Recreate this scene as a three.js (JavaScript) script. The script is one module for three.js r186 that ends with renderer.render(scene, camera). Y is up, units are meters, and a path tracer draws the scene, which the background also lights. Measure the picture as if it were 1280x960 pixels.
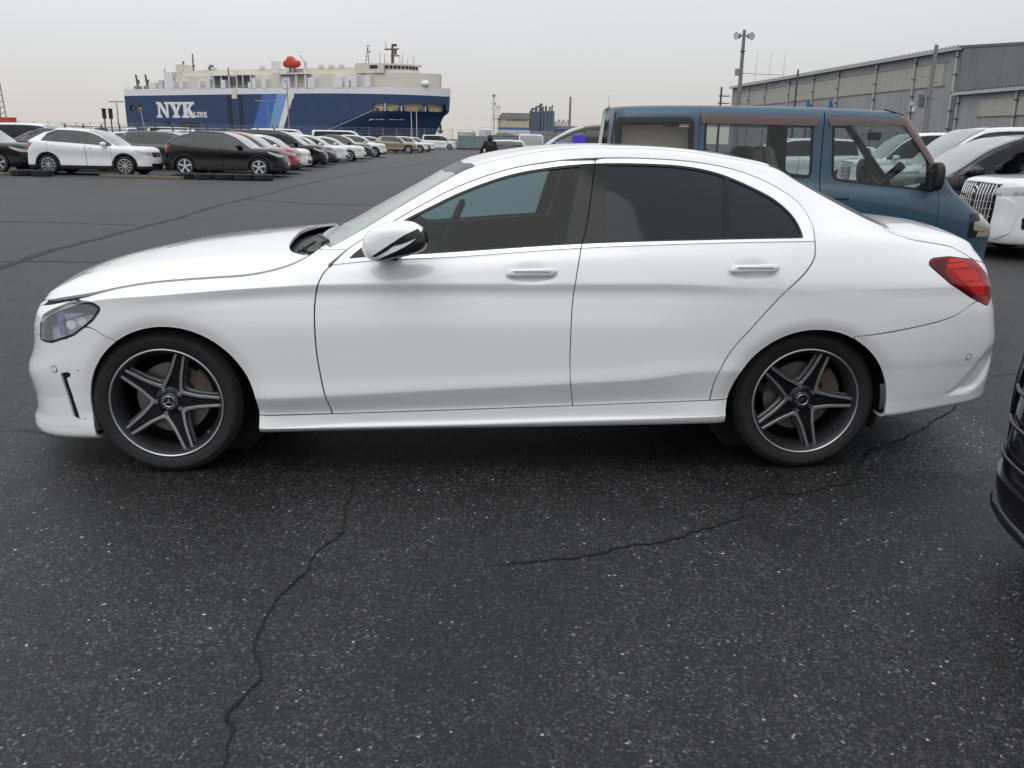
import * as THREE from 'three';
import { mergeGeometries, mergeVertices, toCreasedNormals } from 'three/addons/utils/BufferGeometryUtils.js';
import { RoundedBoxGeometry } from 'three/addons/geometries/RoundedBoxGeometry.js';
import { MarchingCubes } from 'three/addons/objects/MarchingCubes.js';
import { FontLoader } from 'three/addons/loaders/FontLoader.js';
import { TextGeometry } from 'three/addons/geometries/TextGeometry.js';

// ---------------------------------------------------------------- camera, sky, sun, exposure
const scene = new THREE.Scene();
const camera = new THREE.PerspectiveCamera(47.21, 1024 / 768, 0.05, 6000);
camera.position.set(0, 1.4496, 0);
camera.rotation.order = 'YXZ';
camera.rotation.set(-0.2710, 0, 0.0192);
const renderer = new THREE.WebGLRenderer({ antialias: true });
renderer.setSize(1024, 768);
renderer.toneMapping = THREE.LinearToneMapping;
renderer.toneMappingExposure = 1.0;
renderer.shadowMap.enabled = true;

function rng(seed) { let s = seed | 0; return () => { s = (s + 0x6d2b79f5) | 0; let t = Math.imul(s ^ (s >>> 15), 1 | s); t = (t + Math.imul(t ^ (t >>> 7), 61 | t)) ^ t; return ((t ^ (t >>> 14)) >>> 0) / 4294967296; }; }
const clamp = (x, a = 0, b = 1) => Math.min(b, Math.max(a, x));
const lerp = (a, b, t) => a + (b - a) * t;
const smooth = (a, b, x) => { const t = clamp((x - a) / (b - a)); return t * t * (3 - 2 * t); };
function hash2(x, y, s) { let h = Math.imul(x, 374761393) ^ Math.imul(y, 668265263) ^ Math.imul(s, 1274126177); h = Math.imul(h ^ (h >>> 13), 1274126177); return ((h ^ (h >>> 16)) >>> 0) / 4294967296; }
function vnoise(x, y, s, px = 1e9, py = 1e9) {
  const xi = Math.floor(x), yi = Math.floor(y), fx = x - xi, fy = y - yi, u = fx * fx * (3 - 2 * fx), v = fy * fy * (3 - 2 * fy);
  const w = (i, p) => ((i % p) + p) % p;
  const a = hash2(w(xi, px), w(yi, py), s), b = hash2(w(xi + 1, px), w(yi, py), s), c = hash2(w(xi, px), w(yi + 1, py), s), d = hash2(w(xi + 1, px), w(yi + 1, py), s);
  return lerp(lerp(a, b, u), lerp(c, d, u), v);
}
const fbm = (x, y, s, n = 4) => { let r = 0, a = .5, t = 0; for (let i = 0; i < n; i++) { r += a * vnoise(x, y, s + i); t += a; a *= .5; x *= 2.03; y *= 2.03; } return r / t; };

// overcast sky: pale warm horizon, slightly greyer band above it, brighter towards the zenith as under thick cloud
{
  const w = 1024, h = 512, data = new Float32Array(w * h * 4);
  for (let j = 0; j < h; j++) {
    const el = ((j + .5) / h - .5) * Math.PI;
    for (let i = 0; i < w; i++) {
      const az = (i + .5) / w * Math.PI * 2, e = Math.max(0, el), sx = Math.cos(az) * Math.cos(el), sz = Math.sin(az) * Math.cos(el), sy = Math.sin(el);
      const band = Math.exp(-e / .055), up = smooth(.15, 1.15, e);
      const q = 1 / (Math.abs(sy) + .35);
      const n = (fbm(sx * q * 1.6 + 9, sz * q * 1.6 + 4, 5, 5) - .5) * .07 + (fbm(sx * q * 4 + 3, sz * q * 4 + 7, 9, 4) - .5) * .025;
      const k = (lerp(.575, .77, smooth(-.02, .165, e)) + .50 * up) * (1 + n) * (1.03 + .15 * sx * Math.exp(-e * 2));
      const o = (j * w + i) * 4;
      data[o] = k * lerp(.975, 1.065, band); data[o + 1] = k * lerp(1.0, 1.0, band); data[o + 2] = k * lerp(1.04, .885, band); data[o + 3] = 1;
    }
  }
  const t = new THREE.DataTexture(data, w, h, THREE.RGBAFormat, THREE.FloatType);
  t.mapping = THREE.EquirectangularReflectionMapping; t.magFilter = THREE.LinearFilter; t.needsUpdate = true;
  scene.background = t; scene.environment = t;
}
const sun = new THREE.DirectionalLight(new THREE.Color(1, .985, .96), .8);
sun.position.set(-22, 80, 52); sun.castShadow = true; sun.shadow.radius = 90;
Object.assign(sun.shadow.camera, { left: -60, right: 60, top: 60, bottom: -60, near: 1, far: 260 });
scene.add(sun, sun.target);
// ---------------------------------------------------------------- naming helpers
const taken = new Map();
function numbered(n) { const k = taken.get(n) ?? 0; taken.set(n, k + 1); return k ? n + '_' + String(k).padStart(3, '0') : n; }
function tag(o, label, category, group) { o.userData.label = label; o.userData.category = category; if (group) o.userData.group = group; return o; }
function thing(name, label, category, group) { const o = new THREE.Group(); o.name = numbered(name); scene.add(o); return tag(o, label, category, group); }
function mesh(name, geo, mat, parent) { const m = new THREE.Mesh(geo, mat); m.name = parent ? name : numbered(name); m.castShadow = m.receiveShadow = true; (parent || scene).add(m); return m; }
function struct(name, geo, mat, parent) { const m = mesh(name, geo, mat, parent); if (!parent) m.userData.kind = 'structure'; return m; }

// ---------------------------------------------------------------- materials
const C = (r, g, b) => new THREE.Color().setRGB(r, g, b);
const std = (r, g, b, rough = .6, metal = 0, extra = {}) => new THREE.MeshStandardMaterial({ color: C(r, g, b), roughness: rough, metalness: metal, side: THREE.DoubleSide, ...extra });
const paint = (r, g, b, o = {}) => new THREE.MeshPhysicalMaterial({ color: C(r, g, b), roughness: .42, clearcoat: 1, clearcoatRoughness: .04, side: THREE.DoubleSide, ...o });
const glassM = (r, g, b, rough = .02, o = {}) => new THREE.MeshPhysicalMaterial({ color: C(r, g, b), roughness: rough, transmission: 1, thickness: 0, ior: 1.5, side: THREE.DoubleSide, ...o });
const M = {
  rubber: std(.012, .012, .013, .75), black: std(.010, .010, .011, .5), gloss: std(.012, .012, .014, .12), plastic: std(.03, .03, .032, .55),
  chrome: std(.86, .87, .88, .16, 1), satin: std(.62, .63, .65, .35, 1), silver: std(.45, .46, .47, .3, .9), gunmetal: std(.085, .085, .09, .35, .8),
  interior: std(.020, .024, .028, .8), shell: std(.012, .012, .013, .8), disc: std(.22, .21, .2, .4, .8), rust: std(.09, .062, .045, .7),
  clear: glassM(.95, .97, .97), sideGlass: glassM(.40, .54, .56, .02, { specularIntensity: .42 }), privacy: new THREE.MeshPhysicalMaterial({ color: C(.010, .012, .018), roughness: .04, specularIntensity: .5, side: THREE.DoubleSide }), screenBand: std(.10, .098, .105, .45), windscreen: glassM(.50, .70, .60, .28, { transmission: .5, clearcoat: 1, clearcoatRoughness: .15 }), wetGlass: glassM(.44, .55, .56, .95, { transmission: .6 }),
  wheelDark: std(.03, .03, .032, .5, .3), redLens: new THREE.MeshPhysicalMaterial({ color: C(.28, .008, .012), roughness: .12, clearcoat: 1, side: THREE.DoubleSide }),
  lampGlass: new THREE.MeshPhysicalMaterial({ color: C(.32, .33, .35), roughness: .12, metalness: .35, clearcoat: 1, side: THREE.DoubleSide }),
  wood: std(.14, .115, .085, .9), seat: std(.028, .028, .030, .85), seatLight: std(.16, .155, .14, .85),
};
Object.assign(M, { redLensHero: new THREE.MeshPhysicalMaterial({ color: C(.27, .006, .010), roughness: .12, specularIntensity: .7, side: THREE.DoubleSide }), redDeep: new THREE.MeshPhysicalMaterial({ color: C(.075, .005, .008), roughness: .12, specularIntensity: .7, side: THREE.DoubleSide }), privacyWet: std(.02, .02, .022, .5), chromeSoft: std(.80, .81, .82, .26, .75), pillar: new THREE.MeshPhysicalMaterial({ color: C(.005, .005, .006), roughness: .12, specularIntensity: .55, side: THREE.DoubleSide }), lampClear: glassM(.90, .93, .96, .03, { transmission: .82 }), lampInner: std(.52, .53, .55, .35, .1), blueLens: std(.10, .19, .45, .12, .3),
  lampPale: std(.80, .81, .82, .2, .1), redGlass: glassM(.92, .30, .27, .05), redDark: std(.62, .025, .03, .35), redBright: new THREE.MeshPhysicalMaterial({ color: C(.55, .020, .018), roughness: .15, specularIntensity: .6, side: THREE.DoubleSide }), handle: std(.74, .75, .77, .28, .15), vanGlass: glassM(.66, .74, .72, .02), vanDim: glassM(.72, .73, .68, .05), vanInner: std(.05, .052, .055, .85), trimBeige: std(.50, .47, .38, .8), lampBeige: new THREE.MeshPhysicalMaterial({ color: C(.30, .29, .22), roughness: .15, clearcoat: 1, side: THREE.DoubleSide }), alloyBright: std(.75, .76, .77, .28, .7), dash: std(.03, .032, .035, .7) });
for (const k in M) M[k].name = k;

// ---------------------------------------------------------------- curve tools
function pchip(keys) {                                   // monotone cubic through [x, y] keys
  if (typeof keys === 'number') return () => keys;
  if (typeof keys === 'function') return keys;
  const n = keys.length, x = keys.map(k => k[0]), y = keys.map(k => k[1]), h = [], d = [], m = new Array(n).fill(0);
  for (let i = 0; i < n - 1; i++) { h[i] = x[i + 1] - x[i]; d[i] = (y[i + 1] - y[i]) / h[i]; }
  if (n === 2) { m[0] = m[1] = d[0]; } else {
    for (let i = 1; i < n - 1; i++) if (d[i - 1] * d[i] > 0) { const a = 2 * h[i] + h[i - 1], b = h[i] + 2 * h[i - 1]; m[i] = (a + b) / (a / d[i - 1] + b / d[i]); }
    m[0] = d[0]; m[n - 1] = d[n - 2];
  }
  return (t) => {
    if (t <= x[0]) return y[0]; if (t >= x[n - 1]) return y[n - 1];
    let i = 0; while (i < n - 2 && t > x[i + 1]) i++;
    const s = (t - x[i]) / h[i], s2 = s * s, s3 = s2 * s;
    return (2 * s3 - 3 * s2 + 1) * y[i] + (s3 - 2 * s2 + s) * h[i] * m[i] + (-2 * s3 + 3 * s2) * y[i + 1] + (s3 - s2) * h[i] * m[i + 1];
  };
}
const V2 = (p) => new THREE.Vector2(p[0], p[1]), V3 = (x, y, z) => new THREE.Vector3(x, y, z);
function roundPoly(pts, r = .02, seg = 4) {              // polygon with rounded corners; a point may carry its own radius
  const out = [], n = pts.length;
  for (let i = 0; i < n; i++) {
    const a = V2(pts[(i + n - 1) % n]), b = V2(pts[i]), c = V2(pts[(i + 1) % n]), rr = pts[i][2] ?? r;
    const u = a.clone().sub(b), v = c.clone().sub(b), lu = u.length(), lv = v.length(), d = Math.min(rr, lu * .49, lv * .49);
    if (d < 1e-4) { out.push([b.x, b.y]); continue; }
    const p = b.clone().addScaledVector(u, d / lu), q = b.clone().addScaledVector(v, d / lv);
    for (let k = 0; k <= seg; k++) { const t = k / seg; out.push([(1 - t) * (1 - t) * p.x + 2 * t * (1 - t) * b.x + t * t * q.x, (1 - t) * (1 - t) * p.y + 2 * t * (1 - t) * b.y + t * t * q.y]); }
  }
  return out;
}
function smoothLine(pts, n = 40) { return new THREE.CatmullRomCurve3(pts.map(p => V3(p[0], p[1], 0)), false, 'centripetal').getPoints(n).map(p => [p.x, p.y]); }
function polySDF(poly) {                                 // signed distance, negative inside
  const n = poly.length; let x0 = 1e9, x1 = -1e9, y0 = 1e9, y1 = -1e9;
  for (const p of poly) { x0 = Math.min(x0, p[0]); x1 = Math.max(x1, p[0]); y0 = Math.min(y0, p[1]); y1 = Math.max(y1, p[1]); }
  return (x, y) => {
    const bx = Math.max(x0 - x, x - x1, 0), by = Math.max(y0 - y, y - y1, 0);
    if (bx > .1 || by > .1) return Math.hypot(bx, by);
    let d = 1e9, inside = false;
    for (let i = 0, j = n - 1; i < n; j = i++) {
      const ax = poly[j][0], ay = poly[j][1], cx = poly[i][0], cy = poly[i][1], ex = cx - ax, ey = cy - ay, wx = x - ax, wy = y - ay;
      const t = clamp((wx * ex + wy * ey) / (ex * ex + ey * ey + 1e-12)), dx = wx - ex * t, dy = wy - ey * t;
      d = Math.min(d, dx * dx + dy * dy);
      if ((cy > y) !== (ay > y) && x < (ax - cx) * (y - cy) / (ay - cy) + cx) inside = !inside;
    }
    return inside ? -Math.sqrt(d) : Math.sqrt(d);
  };
}
const lineSDF = (pts) => { const f = pchip(pts); return (x, y) => f(x) - y; };   // negative above the line

// ---------------------------------------------------------------- vehicle skin: a lofted half body, cut into panels
// spec.plan: [x, z] from the middle of the nose round the side to the middle of the tail; spec.rows: bottom to roof centre
function carGrid(spec, nu, sub) {
  const plan = new THREE.CatmullRomCurve3(spec.plan.map(p => V3(p[0], 0, p[1])), false, 'centripetal'); plan.arcLengthDivisions = 800;
  const st = plan.getSpacedPoints(nu), xn = spec.plan[0][0], xt = spec.plan[spec.plan.length - 1][0], K = spec.rows.length, kb = spec.belt;
  const R = spec.rows.map(r => ({ y: pchip(r.y), i: pchip(r.i ?? 0), f: r.f ? pchip(r.f) : null, fx: r.fx ?? 0, rx: r.rx ?? 0 }));
  const nv = (K - 1) * sub, N = (nu + 1) * (nv + 1), pos = new Float32Array(N * 3), nrm = new Float32Array(N * 3), uv = new Float32Array(N * 2), row = new Float32Array(N);
  for (let a = 0; a <= nu; a++) {
    const X = st[a].x, Z = Math.max(0, st[a].z), P = []; let zb = 0;
    for (let k = 0; k < K; k++) {
      const r = R[k], Lf = Math.max(.5, 2.4 * r.fx), Lr = Math.max(.5, 2.4 * r.rx);
      const wf = (1 - clamp((X - xn) / Lf)) ** 2, wr = (1 - clamp((xt - X) / Lr)) ** 2;
      let z;
      if (r.f) z = zb * r.f(X); else z = Math.max(0, Z - r.i(X) * Math.min(1, Z / .6));
      if (k === kb) zb = z;
      if (k === K - 1) z = 0;
      P.push([X + r.fx * wf - r.rx * wr, r.y(X), z]);
    }
    const dist = (p, q) => Math.sqrt(Math.hypot(p[0] - q[0], p[1] - q[1], p[2] - q[2])) + .02;
    for (let k = 0; k < K - 1; k++) {
      const p1 = P[k], p2 = P[k + 1], p0 = P[k - 1] ?? p1.map((v, c) => 2 * v - p2[c]);
      let p3 = P[k + 2]; if (!p3) p3 = [P[k][0], P[k][1], -P[k][2]];
      const t01 = dist(p0, p1), t12 = dist(p1, p2), t23 = dist(p2, p3);
      for (let s = 0; s < sub + (k === K - 2 ? 1 : 0); s++) {
        const t = s / sub, j = k * sub + s, o = (a * (nv + 1) + j) * 3;
        for (let c = 0; c < 3; c++) {
          let m1 = (p1[c] - p0[c]) / t01 - (p2[c] - p0[c]) / (t01 + t12) + (p2[c] - p1[c]) / t12, m2 = (p2[c] - p1[c]) / t12 - (p3[c] - p1[c]) / (t12 + t23) + (p3[c] - p2[c]) / t23;
          m1 *= t12; m2 *= t12;
          const t2 = t * t, t3 = t2 * t;
          pos[o + c] = (2 * t3 - 3 * t2 + 1) * p1[c] + (t3 - 2 * t2 + t) * m1 + (-2 * t3 + 3 * t2) * p2[c] + (t3 - t2) * m2;
        }
        pos[o + 2] = Math.max(0, pos[o + 2]);
        row[a * (nv + 1) + j] = k + t;
      }
    }
  }
  if (spec.deform) for (let i = 0; i < N; i++) spec.deform(pos, i * 3, row[i]);
  const idx = [];
  for (let a = 0; a < nu; a++) for (let j = 0; j < nv; j++) { const p = a * (nv + 1) + j, q = p + nv + 1; if ((a + j) % 2) idx.push(p, q, q + 1, p, q + 1, p + 1); else idx.push(p, q, p + 1, q, q + 1, p + 1); }
  const A = V3(0, 0, 0), B = V3(0, 0, 0), D = V3(0, 0, 0);
  for (let i = 0; i < idx.length; i += 3) {
    A.fromArray(pos, idx[i] * 3); B.fromArray(pos, idx[i + 1] * 3).sub(A); D.fromArray(pos, idx[i + 2] * 3).sub(A); B.cross(D);
    for (let c = 0; c < 3; c++) { const o = idx[i + c] * 3; nrm[o] += B.x; nrm[o + 1] += B.y; nrm[o + 2] += B.z; }
  }
  for (let i = 0; i < N; i++) { const o = i * 3; if (pos[o + 2] < 1e-5) nrm[o + 2] = 0; const l = Math.hypot(nrm[o], nrm[o + 1], nrm[o + 2]) || 1; nrm[o] /= l; nrm[o + 1] /= l; nrm[o + 2] /= l; uv[i * 2] = pos[o]; uv[i * 2 + 1] = pos[o + 1] + pos[o + 2]; }
  return { pos, nrm, uv, row, idx, N };
}
// the part of a grid where f(x, y, z, row) < 0; options: lift along the normal, flange depth, both sides
function cut(grid, f, opt = {}) {                        // a list of functions cuts one after the other, which keeps corners and thin bands exact
  if (Array.isArray(f)) { let g = grid; for (let i = 0; i < f.length - 1; i++) { g = cut(g, f[i], { grid: true }); if (!g) return null; } return cut(g, f[f.length - 1], opt); }
  const { lift = 0, flange = 0, both = false, mirror = false } = opt, { pos, nrm, uv, row, idx, N } = grid, val = new Float32Array(N), Rw = [];
  for (let i = 0; i < N; i++) val[i] = f(pos[i * 3], pos[i * 3 + 1], pos[i * 3 + 2], row[i]);
  const P = [], Nn = [], U = [], I = [], old = new Map(), edge = new Map();
  const add = (p, n, u, rw) => { Rw.push(rw); P.push(p[0] + n[0] * lift, p[1] + n[1] * lift, p[2] < 1e-5 ? 0 : p[2] + n[2] * lift); Nn.push(...n); U.push(...u); return P.length / 3 - 1; };
  const vert = (i) => { if (!old.has(i)) old.set(i, add([pos[i * 3], pos[i * 3 + 1], pos[i * 3 + 2]], [nrm[i * 3], nrm[i * 3 + 1], nrm[i * 3 + 2]], [uv[i * 2], uv[i * 2 + 1]], row[i])); return old.get(i); };
  const split = (i, j) => {
    const [a, b] = i < j ? [i, j] : [j, i], key = a * 4194304 + b; if (edge.has(key)) return edge.get(key);
    const t = clamp(val[a] / (val[a] - val[b]), .001, .999), p = [], n = [];
    for (let c = 0; c < 3; c++) { p.push(lerp(pos[a * 3 + c], pos[b * 3 + c], t)); n.push(lerp(nrm[a * 3 + c], nrm[b * 3 + c], t)); }
    const l = Math.hypot(...n) || 1; const v = add(p, n.map(q => q / l), [lerp(uv[a * 2], uv[b * 2], t), lerp(uv[a * 2 + 1], uv[b * 2 + 1], t)], lerp(row[a], row[b], t)); edge.set(key, v); return v;
  };
  for (let q = 0; q < idx.length; q += 3) {
    const t = [idx[q], idx[q + 1], idx[q + 2]], s = t.map(i => val[i] < 0), c = s[0] + s[1] + s[2];
    if (c === 0) continue;
    if (c === 3) { I.push(vert(t[0]), vert(t[1]), vert(t[2])); continue; }
    if (c === 1) { const k = s.indexOf(true), a = t[k], b = t[(k + 1) % 3], d = t[(k + 2) % 3]; I.push(vert(a), split(a, b), split(a, d)); }
    else { const k = s.indexOf(false), a = t[k], b = t[(k + 1) % 3], d = t[(k + 2) % 3], e1 = split(a, b), e2 = split(a, d); I.push(e1, vert(b), vert(d), e1, vert(d), e2); }
  }
  if (!I.length) return null;
  if (opt.grid) return { pos: P, nrm: Nn, uv: U, row: Rw, idx: I, N: P.length / 3 };
  if (flange) {
    const cnt = new Map();
    for (let q = 0; q < I.length; q += 3) for (let k = 0; k < 3; k++) { const a = I[q + k], b = I[q + (k + 1) % 3], key = a < b ? a * 4194304 + b : b * 4194304 + a; const e = cnt.get(key); if (e) e[2]++; else cnt.set(key, [a, b, 1]); }
    for (const [a, b, n] of cnt.values()) {
      if (n > 1 || (P[a * 3 + 2] < 1e-4 && P[b * 3 + 2] < 1e-4)) continue;
      const pa = V3(P[a * 3], P[a * 3 + 1], P[a * 3 + 2]), pb = V3(P[b * 3], P[b * 3 + 1], P[b * 3 + 2]), na = V3(Nn[a * 3], Nn[a * 3 + 1], Nn[a * 3 + 2]), nb = V3(Nn[b * 3], Nn[b * 3 + 1], Nn[b * 3 + 2]);
      const fn = pb.clone().sub(pa).cross(na).normalize(), w = [];
      for (const [p, d, nn] of [[pa, 0, na], [pb, 0, nb], [pb, flange, nb], [pa, flange, na]]) { P.push(p.x - nn.x * d, p.y - nn.y * d, p.z - nn.z * d); Nn.push(fn.x, fn.y, fn.z); U.push(p.x, p.y); w.push(P.length / 3 - 1); }
      I.push(w[1], w[0], w[3], w[1], w[3], w[2]);
    }
  }
  const make = (sgn) => {
    const g = new THREE.BufferGeometry(), p = Float32Array.from(P), n = Float32Array.from(Nn); let id = I;
    if (sgn < 0) { for (let i = 2; i < p.length; i += 3) { p[i] = -p[i]; n[i] = -n[i]; } id = I.slice(); for (let i = 0; i < id.length; i += 3) { const s = id[i]; id[i] = id[i + 1]; id[i + 1] = s; } }
    g.setAttribute('position', new THREE.BufferAttribute(p, 3)); g.setAttribute('normal', new THREE.BufferAttribute(n, 3)); g.setAttribute('uv', new THREE.BufferAttribute(Float32Array.from(U), 2)); g.setIndex(id); return g;
  };
  if (both) return mergeGeometries([make(1), make(-1)]);
  return make(mirror ? -1 : 1);
}
function mirrorGeo(g) { const m = g.clone(); m.applyMatrix4(new THREE.Matrix4().makeScale(1, 1, -1)); if (m.index) { const a = m.index.array; for (let i = 0; i < a.length; i += 3) { const s = a[i]; a[i] = a[i + 1]; a[i + 1] = s; } } else { for (const n of Object.keys(m.attributes)) { const at = m.attributes[n], s = at.itemSize, a = at.array; for (let i = 0; i < at.count; i += 3) for (let c = 0; c < s; c++) { const t = a[i * s + c]; a[i * s + c] = a[(i + 1) * s + c]; a[(i + 1) * s + c] = t; } } } return m; }

// ---------------------------------------------------------------- small geometry tools
const T = (g, x = 0, y = 0, z = 0, rx = 0, ry = 0, rz = 0) => { if (rx) g.rotateX(rx); if (ry) g.rotateY(ry); if (rz) g.rotateZ(rz); return g.translate(x, y, z); };
const box = (w, h, d, x = 0, y = 0, z = 0, r = 0) => T(r ? new RoundedBoxGeometry(w, h, d, 2, r) : new THREE.BoxGeometry(w, h, d), x, y, z);
const cyl = (r0, r1, h, x = 0, y = 0, z = 0, n = 12) => T(new THREE.CylinderGeometry(r1, r0, h, n), x, y, z);
function join(list) { const l = list.filter(Boolean).map(g => { g = g.index ? g.toNonIndexed() : g; for (const n of Object.keys(g.attributes)) if (!['position', 'normal', 'uv'].includes(n)) g.deleteAttribute(n); if (!g.attributes.uv) g.setAttribute('uv', new THREE.BufferAttribute(new Float32Array(g.attributes.position.count * 2), 2)); return g; }); return mergeGeometries(l); }
function bar(a, b, r, n = 6, r2 = r) { const d = b.clone().sub(a), g = new THREE.CylinderGeometry(r2, r, d.length(), n); g.applyQuaternion(new THREE.Quaternion().setFromUnitVectors(V3(0, 1, 0), d.clone().normalize())); const m = a.clone().add(b).multiplyScalar(.5); return g.translate(m.x, m.y, m.z); }
const tube = (pts, r, n = 24, k = 6, closed = false) => new THREE.TubeGeometry(new THREE.CatmullRomCurve3(pts.map(p => V3(...p)), closed, 'centripetal'), n, r, k, closed);
function shapeOf(poly, holes = []) { const s = new THREE.Shape(poly.map(V2)); for (const h of holes) s.holes.push(new THREE.Path(h.map(V2))); return s; }
const extrude = (poly, d, bevel = 0, holes = [], seg = 1) => new THREE.ExtrudeGeometry(shapeOf(poly, holes), { depth: d - 2 * bevel, bevelEnabled: bevel > 0, bevelThickness: bevel, bevelSize: bevel, bevelSegments: seg, bevelOffset: -bevel, curveSegments: 4 }).translate(0, 0, bevel);
// a cushion-like solid from an outline in x, y: front and back domes
function pillow(outline, d, back = d, rings = 7, pw = .5) {
  { let ar = 0; for (let i = 0; i < outline.length; i++) { const p = outline[i], q = outline[(i + 1) % outline.length]; ar += p[0] * q[1] - q[0] * p[1]; } if (ar < 0) outline = outline.slice().reverse(); }
  const n = outline.length; let cx = 0, cy = 0; for (const p of outline) { cx += p[0] / n; cy += p[1] / n; }
  const P = [], I = [];
  for (let r = -rings; r <= rings; r++) { const a = r / rings * Math.PI / 2, s = Math.pow(Math.cos(a), pw) || 0, z = Math.sin(a) * (r < 0 ? back : d); for (let i = 0; i < n; i++) P.push(cx + (outline[i][0] - cx) * Math.max(s, .0005), cy + (outline[i][1] - cy) * Math.max(s, .0005), z); }
  for (let r = 0; r < 2 * rings; r++) for (let i = 0; i < n; i++) { const a = r * n + i, b = r * n + (i + 1) % n, c = a + n, e = b + n; I.push(a, b, e, a, e, c); }
  const g = new THREE.BufferGeometry(); g.setAttribute('position', new THREE.Float32BufferAttribute(P, 3)); g.setIndex(I); g.computeVertexNormals();
  const pos = g.attributes.position.array, nrm = g.attributes.normal.array; g.setAttribute('uv', new THREE.BufferAttribute(new Float32Array(pos.length / 3 * 2), 2));
  return g;
}
function gridOf(g) { if (!g.index) g = mergeVertices(g); const N = g.attributes.position.count; return { pos: g.attributes.position.array, nrm: g.attributes.normal.array, uv: g.attributes.uv.array, row: new Float32Array(N), idx: Array.from(g.index.array), N }; }
const anglePts = (r, n, f) => Array.from({ length: n }, (_, i) => f(r, i / n * Math.PI * 2));
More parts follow.
